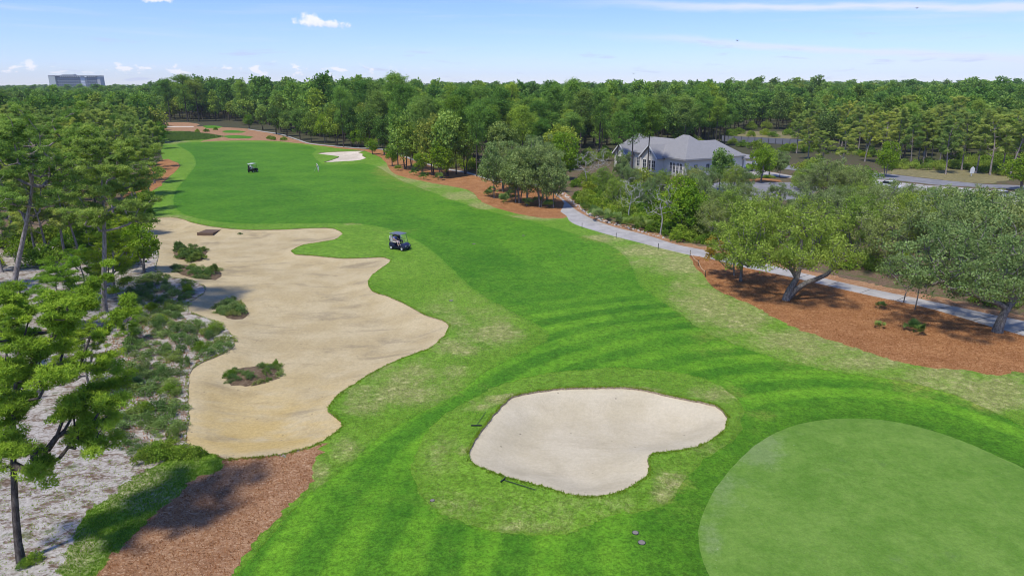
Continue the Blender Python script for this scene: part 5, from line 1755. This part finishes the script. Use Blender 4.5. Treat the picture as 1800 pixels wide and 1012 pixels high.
def window(par, face, c, w, h, z, panes=(2, 3), name='window'):
    """window standing 3 cm proud of a wall. face 'x': wall looks along -x at x=c[0]; face 'y': wall looks along -y at y=c[1]"""
    wn = MB()
    t = .07
    def bx(mb, a0, a1, z0, z1, d0, d1):
        if face == 'x': mb.box(c[0] - d1, c[1] + a0, z + z0, c[0] - d0, c[1] + a1, z + z1)
        else: mb.box(c[0] + a0, c[1] - d1, z + z0, c[0] + a1, c[1] - d0, z + z1)
    for a0, a1, z0, z1 in ((-w / 2, -w / 2 + t, 0, h), (w / 2 - t, w / 2, 0, h), (-w / 2 + t, w / 2 - t, 0, t), (-w / 2 + t, w / 2 - t, h - t, h)):
        bx(wn, a0, a1, z0, z1, .003, .06)
    for i in range(1, panes[0]):
        a = -w / 2 + w * i / panes[0]; bx(wn, a - .025, a + .025, t, h - t, .02, .05)
    o = wn.build(name, M['trim'], par)
    g = MB(); bx(g, -w / 2 + t, w / 2 - t, t, h - t, .004, .018); g.build('pane', M['glass'], o)
    for i in range(1, panes[1]):
        q = MB(); zz = h * i / panes[1]; bx(q, -w / 2 + t, w / 2 - t, zz - .022, zz + .022, .02, .045); q.build('glazing_bar', M['trim'], o)
    return o


hp = at(1203, 313)
hs_ = empty('clubhouse', (hp.x, hp.y, 0), R(28), 'white stucco clubhouse with grey hipped shingle roof behind the thicket', 'building')
hs_.scale = (.92, .92, .92)
wl = MB()
wl.box(0, 0, -.5, 11, 13, 3.95)
wl.box(11.003, 2, -.5, 19, 11, 3.7)
wl.box(1, 13.003, -.5, 10, 25, 3.95)
wl.box(-1.8, 7.2, -.5, -.003, 12.8, 3.9)
wl.add([(-1.8, 7.2, 3.9), (-1.8, 12.8, 3.9), (-1.8, 10, 6.2), (1.5, 7.2, 3.9), (1.5, 12.8, 3.9), (1.5, 10, 6.2)], [(0, 2, 1), (3, 4, 5), (0, 3, 5, 2), (1, 2, 5, 4), (0, 1, 4, 3)])
wl.box(-1.2, 19.5, -.5, .997, 24, 3.7)
wl.add([(-1.2, 19.5, 3.7), (-1.2, 24, 3.7), (-1.2, 21.75, 5.6), (2, 19.5, 3.7), (2, 24, 3.7), (2, 21.75, 5.6)], [(0, 2, 1), (3, 4, 5), (0, 3, 5, 2), (1, 2, 5, 4), (0, 1, 4, 3)])
wl.build('wall', M['white'], hs_)
rf = MB(); hip(rf, 0, 11, 0, 13, 4.05, 8.6); r1_ = rf.build('roof', M['shingle'], hs_)
rf = MB(); hip(rf, 5, 19, 2, 11, 3.85, 7.2); rf.build('roof', M['shingle'], hs_)
rf = MB(); hip(rf, 1, 10, 6, 25, 4.06, 7.5); rf.build('roof', M['shingle'], hs_)
rf = MB(); hip(rf, 3, 8.5, 20.5, 27, 4.9, 8.0, .3); rf.build('roof', M['shingle'], hs_)
for y0, y1, x0, x1, ze, zr in ((7.2, 12.8, -1.8, 5.0, 3.98, 6.45), (19.5, 24, -1.2, 4.5, 3.78, 5.85)):
    rf = MB()
    ym = (y0 + y1) / 2
    for s in (-1, 1):
        ye = ym + s * ((y1 - y0) / 2 + .45)
        zl = ze - .45 * (zr - ze) / ((y1 - y0) / 2)
        rf.add([(x0 - .5, ye, zl), (x1, ye, zl), (x1, ym, zr), (x0 - .5, ym, zr), (x0 - .5, ye, zl - .16), (x1, ye, zl - .16), (x1, ym, zr - .16), (x0 - .5, ym, zr - .16)], [(0, 1, 2, 3), (7, 6, 5, 4), (0, 4, 5, 1), (0, 3, 7, 4), (1, 5, 6, 2)])
    o = rf.build('roof', M['shingle'], hs_)
    bb = MB()
    for s in (-1, 1):
        bb.bar((x0 - .53, ym + s * ((y1 - y0) / 2 + .45), zl - .06), (x0 - .53, ym, zr - .06), .05, .28)
    bb.build('bargeboard', M['trim'], o)
for y in (1.3, 2.4, 3.5, 4.6): window(hs_, 'x', (0, y), .85, 2.3, .7, (2, 3))
for y in (8.4, 10, 11.6): window(hs_, 'x', (-1.8, y), 1.25, 2.5, .6, (2, 3))
window(hs_, 'x', (-1.8, 10), 1.0, 1.0, 4.1, (2, 2))
for y in (14.2, 15.8, 17.4): window(hs_, 'x', (1, y), 1.1, 2.2, .8, (2, 3))
window(hs_, 'x', (-1.2, 21.75), 1.6, 2.0, .8, (2, 3))
for x in (3.0, 6.5, 9.0): window(hs_, 'y', (x, 0), 1.1, 1.9, .9, (2, 3))
for x in (13, 16): window(hs_, 'y', (x, 2), 1.2, 1.8, .9, (2, 3))
gt = MB(); gt.box(-.62, -.62, 3.74, 11.6, -.505, 3.88); gt.build('gutter', M['grey_trim'], hs_)
gt = MB(); gt.box(-.62, -.50, 3.74, -.505, 13.4, 3.88); gt.build('gutter', M['grey_trim'], hs_)
dp = MB(); dp.box(-.09, .02, -.3, -.004, .11, 3.74); dp.build('downpipe', M['grey_trim'], hs_)
# porch at the right-hand end
pc = MB(); hip(pc, 19.3, 23.5, 1.8, 6.5, 3.2, 3.9, .6); po = pc.build('porch_roof', M['shingle'], hs_)
for x, y in ((19.8, 2.2), (23.0, 2.2), (23.0, 6.0)):
    cm = MB(); cm.bar((x, y, 1.1), (x, y, 3.06), .62, None, 0, .40); co = cm.build('column', M['trim'], po)
    cb = MB(); cb.box(x - .45, y - .45, -.4, x + .45, y + .45, 1.1); cb.build('column_base', M['stone'], co)

# far house roof among the trees
fp = at(1580, 228)
fh = empty('far_house', (fp.x, fp.y, 0), R(-8), 'pale house with flat grey roof showing above the forest crowns', 'house')
b_ = MB(); b_.box(-8, -5, -.3, 8, 5, 8.0); b_.build('wall', M['white'], fh)
b_ = MB(); hip(b_, -8, 8, -5, 5, 8.1, 10.2, .7); b_.build('roof', M['grey_trim'], fh)
for x in (-5, -1.5, 2, 5.5): window(fh, 'y', (x, -5), 1.5, 1.5, 5.6, (2, 2))

# ------------------------------------------------------------------ far apartment tower
tp_ = at(137, 151.5)
D = 1500.0
tx = (142 - 900) / 1200 * (D * _c + 10)
tw = empty('apartment_tower', (tx, D, 0), R(6), 'broad pale high-rise apartment block beyond the left woods on the skyline', 'building')
M['tower'] = plain('tower_concrete', (.50, .50, .49), .9, vary=.05, scale=.05)
M['tower_end'] = plain('tower_end_wall', (.52, .56, .52), .9, vary=.05, scale=.05)  # paler than the front: sunlight on the left end put into the colour
M['tower_dark'] = plain('tower_recess', (.20, .21, .25), .7, vary=.1, scale=.3)
W, TH = 82.0, 34.8
b_ = MB(); b_.box(-W / 2, 0, 0, W / 2, 16, TH - 2.0); b_.build('wall', M['tower'], tw)
b_ = MB(); b_.box(-W / 2 - 13, -4, 0, -W / 2 - .05, 17, TH - .5); b_.build('end_wall', M['tower_end'], tw)
b_ = MB(); b_.box(W / 2 + .05, -2, 0, W / 2 + 6, 17, TH - 1.0); b_.build('end_wall', M['tower'], tw)
b_ = MB(); b_.box(-W / 2 - 13, -4.3, TH - .45, W / 2 + 6, 17.3, TH + .6); b_.build('parapet', M['tower_dark'], tw)
b_ = MB(); b_.box(-30, 2, TH + .65, -6, 14, TH + 3.2); b_.build('roof_house', M['tower_end'], tw)
b_ = MB(); b_.box(8, -1.2, 0, 16, -.05, TH - .5); b_.build('stair_tower', M['whitec'], tw)  # white colour paints in the light on the stair column
wm = MB(); wm.box(-1.55, -.25, 0, 1.55, -.04, 1.9); wmesh = wm.mesh('window', M['tower_dark'])
sl = MB(); sl.box(-W / 2, -1.6, -.3, W / 2, -.06, 0); slm = sl.mesh('balcony_slab', M['tower_end'])
for f in range(4, 11):
    s_ = link('balcony_slab', slm, tw, (0, 0, f * 3.15))
    for i in range(19):
        x = -W / 2 + 2.4 + i * 4.3
        if 6 < x < 18: continue
        link('window', wmesh, tw, (x, 0, f * 3.15 + .6))

# ------------------------------------------------------------------ people
def person(name, joints, rad, label, regions, loc, rz, shift=(0, 0, 0), child=None):
    """body grown over a posed skeleton as one skin; regions colour the faces by nearest bone"""
    me = bpy.data.meshes.new('body')
    names = list(joints)
    idx = {n: i for i, n in enumerate(names)}
    ed = [('pelvis', 'waist'), ('waist', 'chest'), ('chest', 'neck'), ('neck', 'head'), ('head', 'crown'), ('chest', 'sl'), ('sl', 'el'), ('el', 'wl'), ('wl', 'hl'), ('chest', 'sr'), ('sr', 'er'), ('er', 'wr'), ('wr', 'hr'),
          ('pelvis', 'pl'), ('pl', 'kl'), ('kl', 'al'), ('al', 'tl'), ('pelvis', 'pr'), ('pr', 'kr'), ('kr', 'ar'), ('ar', 'tr')]
    me.from_pydata([joints[n] for n in names], [(idx[a], idx[b]) for a, b in ed], [])
    o = link(name, me)
    sk = o.modifiers.new('skin', 'SKIN')
    sk.use_smooth_shade = True
    for n in names:
        v = me.skin_vertices[0].data[idx[n]]
        v.radius = (rad[n], rad[n])
        v.use_root = n == 'pelvis'
    sb = o.modifiers.new('sub', 'SUBSURF'); sb.levels = 1; sb.render_levels = 1
    dg = bpy.context.evaluated_depsgraph_get()
    em = bpy.data.meshes.new_from_object(o.evaluated_get(dg))
    o.modifiers.clear()
    o.data = em
    em.materials.clear()
    mats = [M[k] for k in ('skin', regions['shirt'], regions['legs'], regions['shoe'])]
    for m in mats: em.materials.append(m)
    jt = {n: Vector(joints[n]) for n in names}
    zone_of = {'chest': 1, 'waist': 1, 'sl': 1, 'sr': 1, 'pelvis': 2, 'pl': 2, 'pr': 2, 'kl': 2, 'kr': 2, 'tl': 3, 'tr': 3}
    for pl in em.polygons:
        c = pl.center
        n = min(names, key=lambda q: (jt[q] - c).length - rad[q] * .6)
        pl.material_index = zone_of.get(n, 0)
        pl.use_smooth = True
    o.location = loc
    o.rotation_euler = (0, 0, rz)
    tag(o, label, 'person')
    cp = MB()
    hd = jt['head']
    ring = []
    for k in range(10):
        a = 2 * math.pi * k / 10
        ring.append((hd.x + math.cos(a) * .122, hd.y + math.sin(a) * .118, hd.z + .05))
    top = [(hd.x + (p[0] - hd.x) * .6, hd.y + (p[1] - hd.y) * .6, hd.z + .155) for p in ring]
    cp.add(ring + top, [(k, (k + 1) % 10, 10 + (k + 1) % 10, 10 + k) for k in range(10)] + [tuple(range(10, 20)), tuple(range(9, -1, -1))])
    cp.box(hd.x + .08, hd.y - .07, hd.z + .04, hd.x + .20, hd.y + .07, hd.z + .055)
    cp.build('cap', M[regions.get('cap', 'whitec')], o)
    return o


RAD = dict(pelvis=.185, waist=.17, chest=.20, neck=.085, head=.135, crown=.115, sl=.105, el=.072, wl=.052, hl=.058, sr=.105, er=.072, wr=.052, hr=.058, pl=.135, kl=.092, al=.065, tl=.06, pr=.135, kr=.092, ar=.065, tr=.06)
SIT = dict(pelvis=(0, 0, .08), waist=(.0, 0, .28), chest=(-.02, 0, .47), neck=(-.01, 0, .66), head=(.03, 0, .78), crown=(.02, 0, .88), sl=(-.01, .20, .56), el=(.14, .27, .36), wl=(.34, .20, .33), hl=(.42, .17, .35),
           sr=(-.01, -.20, .56), er=(.10, -.28, .34), wr=(.28, -.22, .24), hr=(.36, -.20, .22), pl=(.08, .10, .06), kl=(.48, .13, .08), al=(.52, .14, -.34), tl=(.66, .15, -.38), pr=(.08, -.10, .06), kr=(.48, -.13, .08), ar=(.52, -.14, -.34), tr=(.66, -.15, -.38))
SWING = dict(pelvis=(0, 0, .92), waist=(.04, 0, 1.10), chest=(.12, .02, 1.30), neck=(.19, .02, 1.48), head=(.24, .02, 1.60), crown=(.25, .02, 1.70), sl=(.16, .20, 1.38), el=(.34, .20, 1.14), wl=(.46, .12, .94), hl=(.50, .10, .88),
             sr=(.16, -.18, 1.36), er=(.32, -.10, 1.10), wr=(.46, .04, .92), hr=(.50, .07, .85), pl=(0, .12, .88), kl=(.06, .22, .48), al=(.0, .28, .09), tl=(.14, .31, .04), pr=(0, -.12, .88), kr=(.06, -.20, .48), ar=(.0, -.26, .09), tr=(.14, -.29, .04))
SIT = {k: (v[0], v[1], v[2] * .92 if v[2] > 0 else v[2]) for k, v in SIT.items()}
gp_ = gpt(560, 302, True)
person('person', SWING, RAD, 'golfer in white shirt, shorts and cap bending over a club near the far white bunker', dict(shirt='whitec', legs='whitec', shoe='whitec'), (gp_.x, gp_.y, gp_.z), R(200))
cl = MB(); cl.tube([(0, 0, .88), (.42, 0, .06)], .012, 5); c_o = cl.build('shaft', M['hub'])
ce_ = empty('golf_club', (gp_.x + math.cos(R(200)) * .50, gp_.y + math.sin(R(200)) * .50, gp_.z), R(200), 'steel golf club held by the standing golfer', 'golf club')
c_o.parent = ce_
hd_ = MB(); hd_.box(.38, -.03, .0, .50, .05, .06); hd_.build('club_head', M['metal'], ce_)


# ------------------------------------------------------------------ golf carts
def cart(px, py, rz, label, lo, bodym, roofm, seatm):
    p = gpt(px, py, True)
    e = empty('golf_cart', p, rz, label, 'golf cart')
    b = MB()
    b.prism([(-1.12, .42), (-1.12, .74), (-.55, .80), (-.45, .62), (-.30, .56), (-.30, .30), (.55, .28), (.62, .80), (.86, .78), (1.15, .58), (1.18, .34), (.95, .24), (-.95, .26)], -.56, .56)
    b.build('body', M[bodym], e, bevel=.03)
    f = MB(); f.box(-.30, -.55, .305, .55, .55, .335); f.build('floor_mat', M['black'], e)
    s = MB(); s.box(-.62, -.54, .812, -.10, .54, .93); s.build('seat', M[seatm], e, bevel=.035)
    s = MB(); s.prism([(-.66, .95), (-.55, .95), (-.64, 1.38), (-.74, 1.38)], -.54, .54); s.build('backrest', M[seatm], e, bevel=.02)
    r = MB(); r.prism([(-.95, 1.80), (-.90, 1.86), (.45, 1.88), (.62, 1.83), (.60, 1.79)], -.60, .60); r.build('roof', M[roofm], e, bevel=.02)
    for y in (-.54, .54):
        q = MB(); q.tube([(.78, y, .78), (.50, y, 1.80)], .022, 5); q.build('roof_post', M['black'], e)
        q = MB(); q.tube([(-.88, y, .74), (-.86, y, 1.81)], .022, 5); q.build('roof_post', M['black'], e)
    w = MB(); w.add([(.765, -.50, .82), (.765, .50, .82), (.505, .50, 1.77), (.505, -.50, 1.77), (.772, -.50, .822), (.772, .50, .822), (.512, .50, 1.772), (.512, -.50, 1.772)], [(0, 1, 2, 3), (4, 7, 6, 5), (0, 4, 5, 1), (2, 6, 7, 3), (0, 3, 7, 4), (1, 5, 6, 2)])
    w.build('windscreen', M['screen'], e)
    for x in (-.78, .78):
        for y in (-.50, .50):
            t = MB(); t.tube([(x, y - .10, .23), (x, y + .10, .23)], .23, 14); tt_ = t.build('wheel', M['tyre'], e)
            h = MB(); h.tube([(x, y - .107, .23), (x, y + .107, .23)], .13, 10); h.build('hubcap', M['hub'], tt_)
    st = MB()
    ring = [(.40 + math.sin(a) * .04, .27 + math.cos(a) * .16, 1.03 + math.sin(a) * .15) for a in [k * 2 * math.pi / 12 for k in range(13)]]
    st.tube(ring, .014, 5); st.tube([(.62, .27, .80), (.40, .27, 1.03)], .018, 5); st.build('steering_wheel', M['black'], e)
    rk = MB(); rk.box(-1.16, -.45, .745, -.80, .45, .79); rk.build('bag_shelf', M['black'], e)
    for y in (-.3, .3):
        l = MB(); l.box(1.135, y - .09, .48, 1.175, y + .09, .56); l.build('headlight', M['hub'], e)
    bags = []
    for y, mt, nm in ((-.24, 'whitec', 'white'), (.24, 'dark', 'black')):
        g_ = empty('golf_bag', e.location, rz, lo + ', the ' + nm + ' one', 'golf bag')
        a = MB(); a.tube([(-1.0, y, .80), (-1.04, y, 1.15), (-1.08, y, 1.52)], [.13, .15, .14], 10); a.build('bag_body', M[mt], g_)
        a = MB(); a.box(-1.26, y - .09, .92, -1.17, y + .09, 1.20); a.build('pocket', M['black'], g_)
        for k in range(4):
            a = MB(); xx, yy = -1.08 + .05 * math.cos(k * 1.6), y + .05 * math.sin(k * 1.6)
            a.tube([(xx, yy, 1.45), (xx - .03, yy, 1.74)], .012, 4); a.box(xx - .09, yy - .02, 1.73, xx + .02, yy + .03, 1.78); a.build('club', M['hub'], g_)
    return e


c1 = cart(703, 439, R(-32), 'dark blue golf cart with grey roof and riders parked above the waste bunker', 'golf bag strapped behind the dark blue cart', 'navy', 'rooft', 'seatw')
c2 = cart(445, 303, R(78), 'distant golf cart with pale roof seen from behind on the far fairway', 'golf bag on the back of the distant golf cart', 'black', 'hub', 'seatw')


def rider(c, y, lab, reg):
    off = Matrix.Rotation(c.rotation_euler[2], 3, 'Z') @ Vector((-.40, y, .90))
    return person('person', SIT, RAD, lab, reg, c.location + off, c.rotation_euler[2])


rider(c1, -.27, 'seated rider in blue shirt and pale shorts in the dark blue cart', dict(shirt='blue', legs='pink', shoe='whitec', cap='dark'))
rider(c1, .27, 'seated driver in dark shirt on the far side of the dark blue cart', dict(shirt='dark', legs='dark', shoe='whitec', cap='dark'))

# ------------------------------------------------------------------ small things on the course
def rake(h0, h1, grip, label):
    a, b, g_ = gpt(*h0, True), gpt(*h1, True), gpt(*grip, True)
    m = (a + b) / 2
    e = empty('bunker_rake', (m.x, m.y, m.z), 0, label, 'rake')
    L = lambda v: Vector((v.x - m.x, v.y - m.y, v.z - m.z + .06))
    q = MB(); q.bar(L(a), L(b), .05, .04); hd = q.build('rake_head', M['metal'], e)
    for k in range(7):
        t = MB(); c = L(a).lerp(L(b), (k + .5) / 7); t.bar(c, c + Vector((0, 0, -.09)), .02); t.build('tooth', M['metal'], hd)
    q = MB(); q.tube([L(m), L(g_) + Vector((0, 0, .02))], .016, 6); q.build('handle', M['metal'], e)


rake((828, 753), (847, 755), (854, 730), 'bunker rake lying left of the greenside bunker, handle pointing up')
rake((880, 853), (889, 847), (941, 868), 'bunker rake lying along the front edge of the greenside bunker')


def lid(px, py, r, label):
    p = gpt(px, py, True)
    e = empty('irrigation_cover', p, 0, label, 'cover')
    q = MB(); q.tube([(0, 0, -.08), (0, 0, .012)], r, 16); q.build('rim', M['black'], e)
    q = MB(); q.tube([(0, 0, .005), (0, 0, .02)], r * .82, 16); q.build('lid', M['lid'], e)


lid(1117, 935, .15, 'round grey irrigation cover left of the green, upper of the two')
lid(1128, 952, .17, 'round grey irrigation cover left of the green, lower of the two')
lid(760, 879, .12, 'small irrigation cover on the edge of the bunker surround')
lid(833, 429, .22, 'dark irrigation cover in the fairway right of the blue golf cart')
lid(920, 415, .22, 'dark irrigation cover in the fairway near the cart path')
lid(793, 528, .20, 'dark irrigation cover in the rough right of the waste bunker')
lid(985, 446, .12, 'pale sprinkler cover in the middle of the fairway')

# timber platform in the sand
wp = gpt(368, 406)
we = empty('timber_platform', (wp.x, wp.y, wp.z), R(-6), 'low weathered timber platform at the far edge of the waste bunker', 'platform')
for k in range(6):
    q = MB(); q.box(-1.0, -1.0 + k * .34, .20, 1.0, -1.0 + k * .34 + .30, .26); q.build('plank', M['wood'], we)
for x in (-.85, .85):
    q = MB(); q.box(x - .09, -1.0, -.3, x + .09, 1.03, .195); q.build('beam', M['wood'], we)
q = MB(); q.box(-1.05, -1.11, -.3, 1.05, -1.01, .28); q.build('riser', M['wood'], we)

# stakes and rope by the path
SP = [(1023, 400), (1083, 417), (1157, 436), (1213, 449), (1227, 467), (1240, 486)]
labs = ['first rope stake at the bend of the cart path', 'second rope stake from the path bend', 'third rope stake from the path bend', 'rope stake where the straw bed begins', 'middle stake of the roped corner', 'last stake of the roped corner beside the straw']
tops = []
for (x, y), l in zip(SP, labs):
    p = gpt(x, y)
    e = empty('rope_stake', p, 0, l, 'stake', 'stakes along the cart path')
    q = MB(); q.tube([(0, 0, -.1), (0, 0, .62)], .035, 6); q.build('post', M['metal'], e)
    q = MB(); q.tube([(0, 0, .62), (0, 0, .67)], .05, 6); q.build('cap', M['metal'], e)
    tops.append(p + Vector((0, 0, .52)))
q = MB()
for a_, b_ in ((3, 4), (4, 5)):
    q.tube([tops[a_].lerp(tops[b_], t) - Vector((0, 0, .22 * math.sin(math.pi * t))) for t in np.linspace(0, 1, 9)], .022, 5)
tag(q.build('rope', M['rope']), 'tan rope hanging between the last three stakes', 'rope')

# dead saplings on the straw
for px, py, hh, ln, lab in [(1608, 545, 2.6, .25, 'thin dead sapling standing on the straw beside the path'), (1588, 532, 1.9, 1.0, 'bent dead branch standing by the path')]:
    p = gpt(px, py)
    e = empty('dead_sapling', p, 0, lab, 'sapling')
    q = MB(); q.tube([(0, 0, -.1), (.05, 0, hh * .4), (ln * .3, .05, hh * .7), (ln, .1, hh)], [.05, .045, .035, .015], 6); q.build('stem', BARK['oak'], e)
    q = MB(); q.tube([(.06, 0, hh * .5), (-.25, .1, hh * .75)], [.02, .008], 5); q.build('twig', BARK['oak'], e)

# parked cars and a white post on the right
def car(px, py, rz, mat, label):
    p = gpt(px, py)
    e = empty('parked_car', p, rz, label, 'car', 'cars on the right-hand side')
    b = MB(); b.prism([(-2.2, .35), (-2.25, .75), (-2.1, .92), (-1.3, .98), (.9, .96), (2.0, .80), (2.2, .62), (2.2, .35)], -.88, .88); b.build('body', M[mat], e, bevel=.06)
    b = MB(); b.prism([(-1.7, .97), (-1.35, 1.42), (.25, 1.45), (1.0, .96)], -.76, .76); c_ = b.build('cabin', M['glass'], e, bevel=.05)
    b = MB(); b.box(-1.32, -.72, 1.44, .22, .72, 1.49); b.build('roof', M[mat], c_, bevel=.02)
    for x in (-1.4, 1.4):
        for y in (-.82, .82):
            t = MB(); t.tube([(x, y - .1, .33), (x, y + .1, .33)], .33, 12); w = t.build('wheel', M['tyre'], e)
            t = MB(); t.tube([(x, y - .107, .33), (x, y + .107, .33)], .19, 10); t.build('rim', M['hub'], w)


for px, py, rz, mt, lab in [
                            (1775, 385, R(20), 'car_white', 'white car partly hidden by the oaks at the right edge'), (1760, 350, R(15), 'car_white', 'white car farther back behind the right-hand oaks'), (1560, 333, R(100), 'car_white', 'white car left of the others behind the oak tops')]:
    car(px, py, rz, mt, lab)
p = gpt(1707, 309)
e = empty('sign_board', p, R(10), 'small white board on a post beyond the road', 'sign')
q = MB(); q.box(-.06, -.06, -.2, .06, .06, 1.0); q.build('post', M['trim'], e)
q = MB(); q.prism([(-.5, .5), (.5, .5), (.5, 1.5), (0, 1.9), (-.5, 1.5)], -.14, -.065); q.build('board', M['trim'], e)

# dark fence along the back road behind the clubhouse
fa, fb = at(1268, 248.4), at(1440, 257.3)
e = empty('screen_fence', fa, 0, 'dark screen fence along the back road behind the clubhouse', 'fence')
dv = fb - fa
nseg = 14
for k in range(nseg + 1):
    t = dv * (k / nseg)
    q = MB(); q.box(t.x - .05, t.y - .05, -.2, t.x + .05, t.y + .05, 1.9); q.build('post', M['metal'], e)
    if k < nseg:
        u = dv * ((k + 1) / nseg)
        q = MB(); q.bar((t.x + .06, t.y, .95), (u.x - .06, u.y, .95), .03, 1.7); q.build('panel', M['tower_dark'], e)

# birds
for (px, py, d, rz), lab in zip([(1114, 130, 160, 1.2), (1612, 15, 140, .3), (1296, 72, 150, 2.0)], ['dark bird flying just above the treeline', 'small bird high in the upper right sky', 'small bird flying in the middle of the sky']):
    rx, ry = (px - CX) / FPX, (CY - py) / FPX
    v = Vector((rx, _c + ry * _s, -_s + ry * _c)) * d
    e = empty('bird', (v.x, v.y, v.z + H), rz, lab, 'bird')
    q = MB(); q.tube([(-.28, 0, 0), (-.15, 0, .01), (0, 0, .03), (.16, 0, .03), (.24, 0, .02)], [.01, .05, .075, .05, .012], 6); q.build('body', M['dark'], e)
    for s in (-1, 1):
        q = MB(); q.add([(.10, 0, .04), (-.10, 0, .04), (-.06, s * .32, .16), (.07, s * .32, .17), (-.09, s * .62, .10), (.10, 0, .055), (-.10, 0, .055), (-.06, s * .32, .175), (.07, s * .32, .185), (-.09, s * .62, .108)],
                        [(0, 1, 2, 3), (3, 2, 4), (5, 8, 7, 6), (8, 9, 7), (0, 3, 8, 5), (3, 4, 9, 8), (4, 2, 7, 9), (2, 1, 6, 7)]); q.build('wing', M['dark'], e)

# broken white stones along the far side of the path bend
sg = np.random.default_rng(71)
ed_ = P2([(985, 340), (1008, 360), (1030, 377), (1062, 390.5), (1110, 402), (1180, 423)])
rb = MB()
for k in range(170):
    i = int(min(4, sg.integers(0, 7) * .7)); u = sg.random()
    c = ed_[i] * (1 - u) + ed_[i + 1] * u + sg.normal(0, .22, 2) + np.array([.25, .25])
    r_ = sg.uniform(.05, .17)
    z = gz(c[0], c[1])
    a = sg.uniform(0, 6.28)
    v = []
    for zz, kk in ((-.05, 1.0), (r_ * .5, .95), (r_ * .95, .5)):
        for m_i in range(5):
            b_a = a + m_i * 1.2566 + zz
            rr_ = r_ * kk * sg.uniform(.75, 1.25)
            v.append((c[0] + math.cos(b_a) * rr_, c[1] + math.sin(b_a) * rr_, z + zz))
    f = [(l * 5 + m_i, l * 5 + (m_i + 1) % 5, l * 5 + 5 + (m_i + 1) % 5, l * 5 + 5 + m_i) for l in (0, 1) for m_i in range(5)] + [(10, 11, 12, 13, 14)]
    rb.add(v, f)
tag(rb.build('path_rubble', plain('limestone_rubble', (.60, .57, .52), .9, vary=.2, scale=4)), 'broken white stones strewn along the far side of the path bend', 'rubble', kind='stuff')

# ------------------------------------------------------------------ each of a small group told apart by its place in the row
ORD = 'first second third fourth fifth sixth seventh eighth ninth tenth eleventh twelfth thirteenth fourteenth fifteenth sixteenth seventeenth eighteenth nineteenth twentieth twenty-first twenty-second twenty-third twenty-fourth twenty-fifth'.split()
bpy.context.view_layer.update()
rows = {}
for o in bpy.data.objects:
    if o.get('label') and o.get('group') and o.parent is None: rows.setdefault(o['label'], []).append(o)
for lab, os_ in rows.items():
    if len(os_) < 2: continue
    seen_ = sorted([o for o in os_ if 0 <= to_px(o.location.x, o.location.y, o.location.z)[0] <= 1800], key=lambda o: to_px(o.location.x, o.location.y, o.location.z)[0])
    out_ = [o for o in os_ if o not in seen_]
    if len(seen_) > 25 or len(lab.split()) > 12: continue
    for k, o in enumerate(seen_): o['label'] = lab + (', ' + ORD[k] + ' from the left' if len(seen_) > 1 else '')
    for o in out_: o['label'] = lab + ', rooted outside the picture'

# ------------------------------------------------------------------ the air
hz = MB(); hz.box(-2900, -120, -3, 2900, 2900, 62)
ho = hz.build('haze', [])
m_, nt_ = newmat('thin_haze')
pv = N(nt_, 'ShaderNodeVolumePrincipled', Density=HAZE, Color=(.86, .91, 1.0))
o_ = nt_.nodes.new('ShaderNodeOutputMaterial'); nt_.links.new(pv.outputs[0], o_.inputs['Volume'])
ho.data.materials.append(m_)
tag(ho, 'thin pale haze over the far forest', 'haze', kind='stuff')
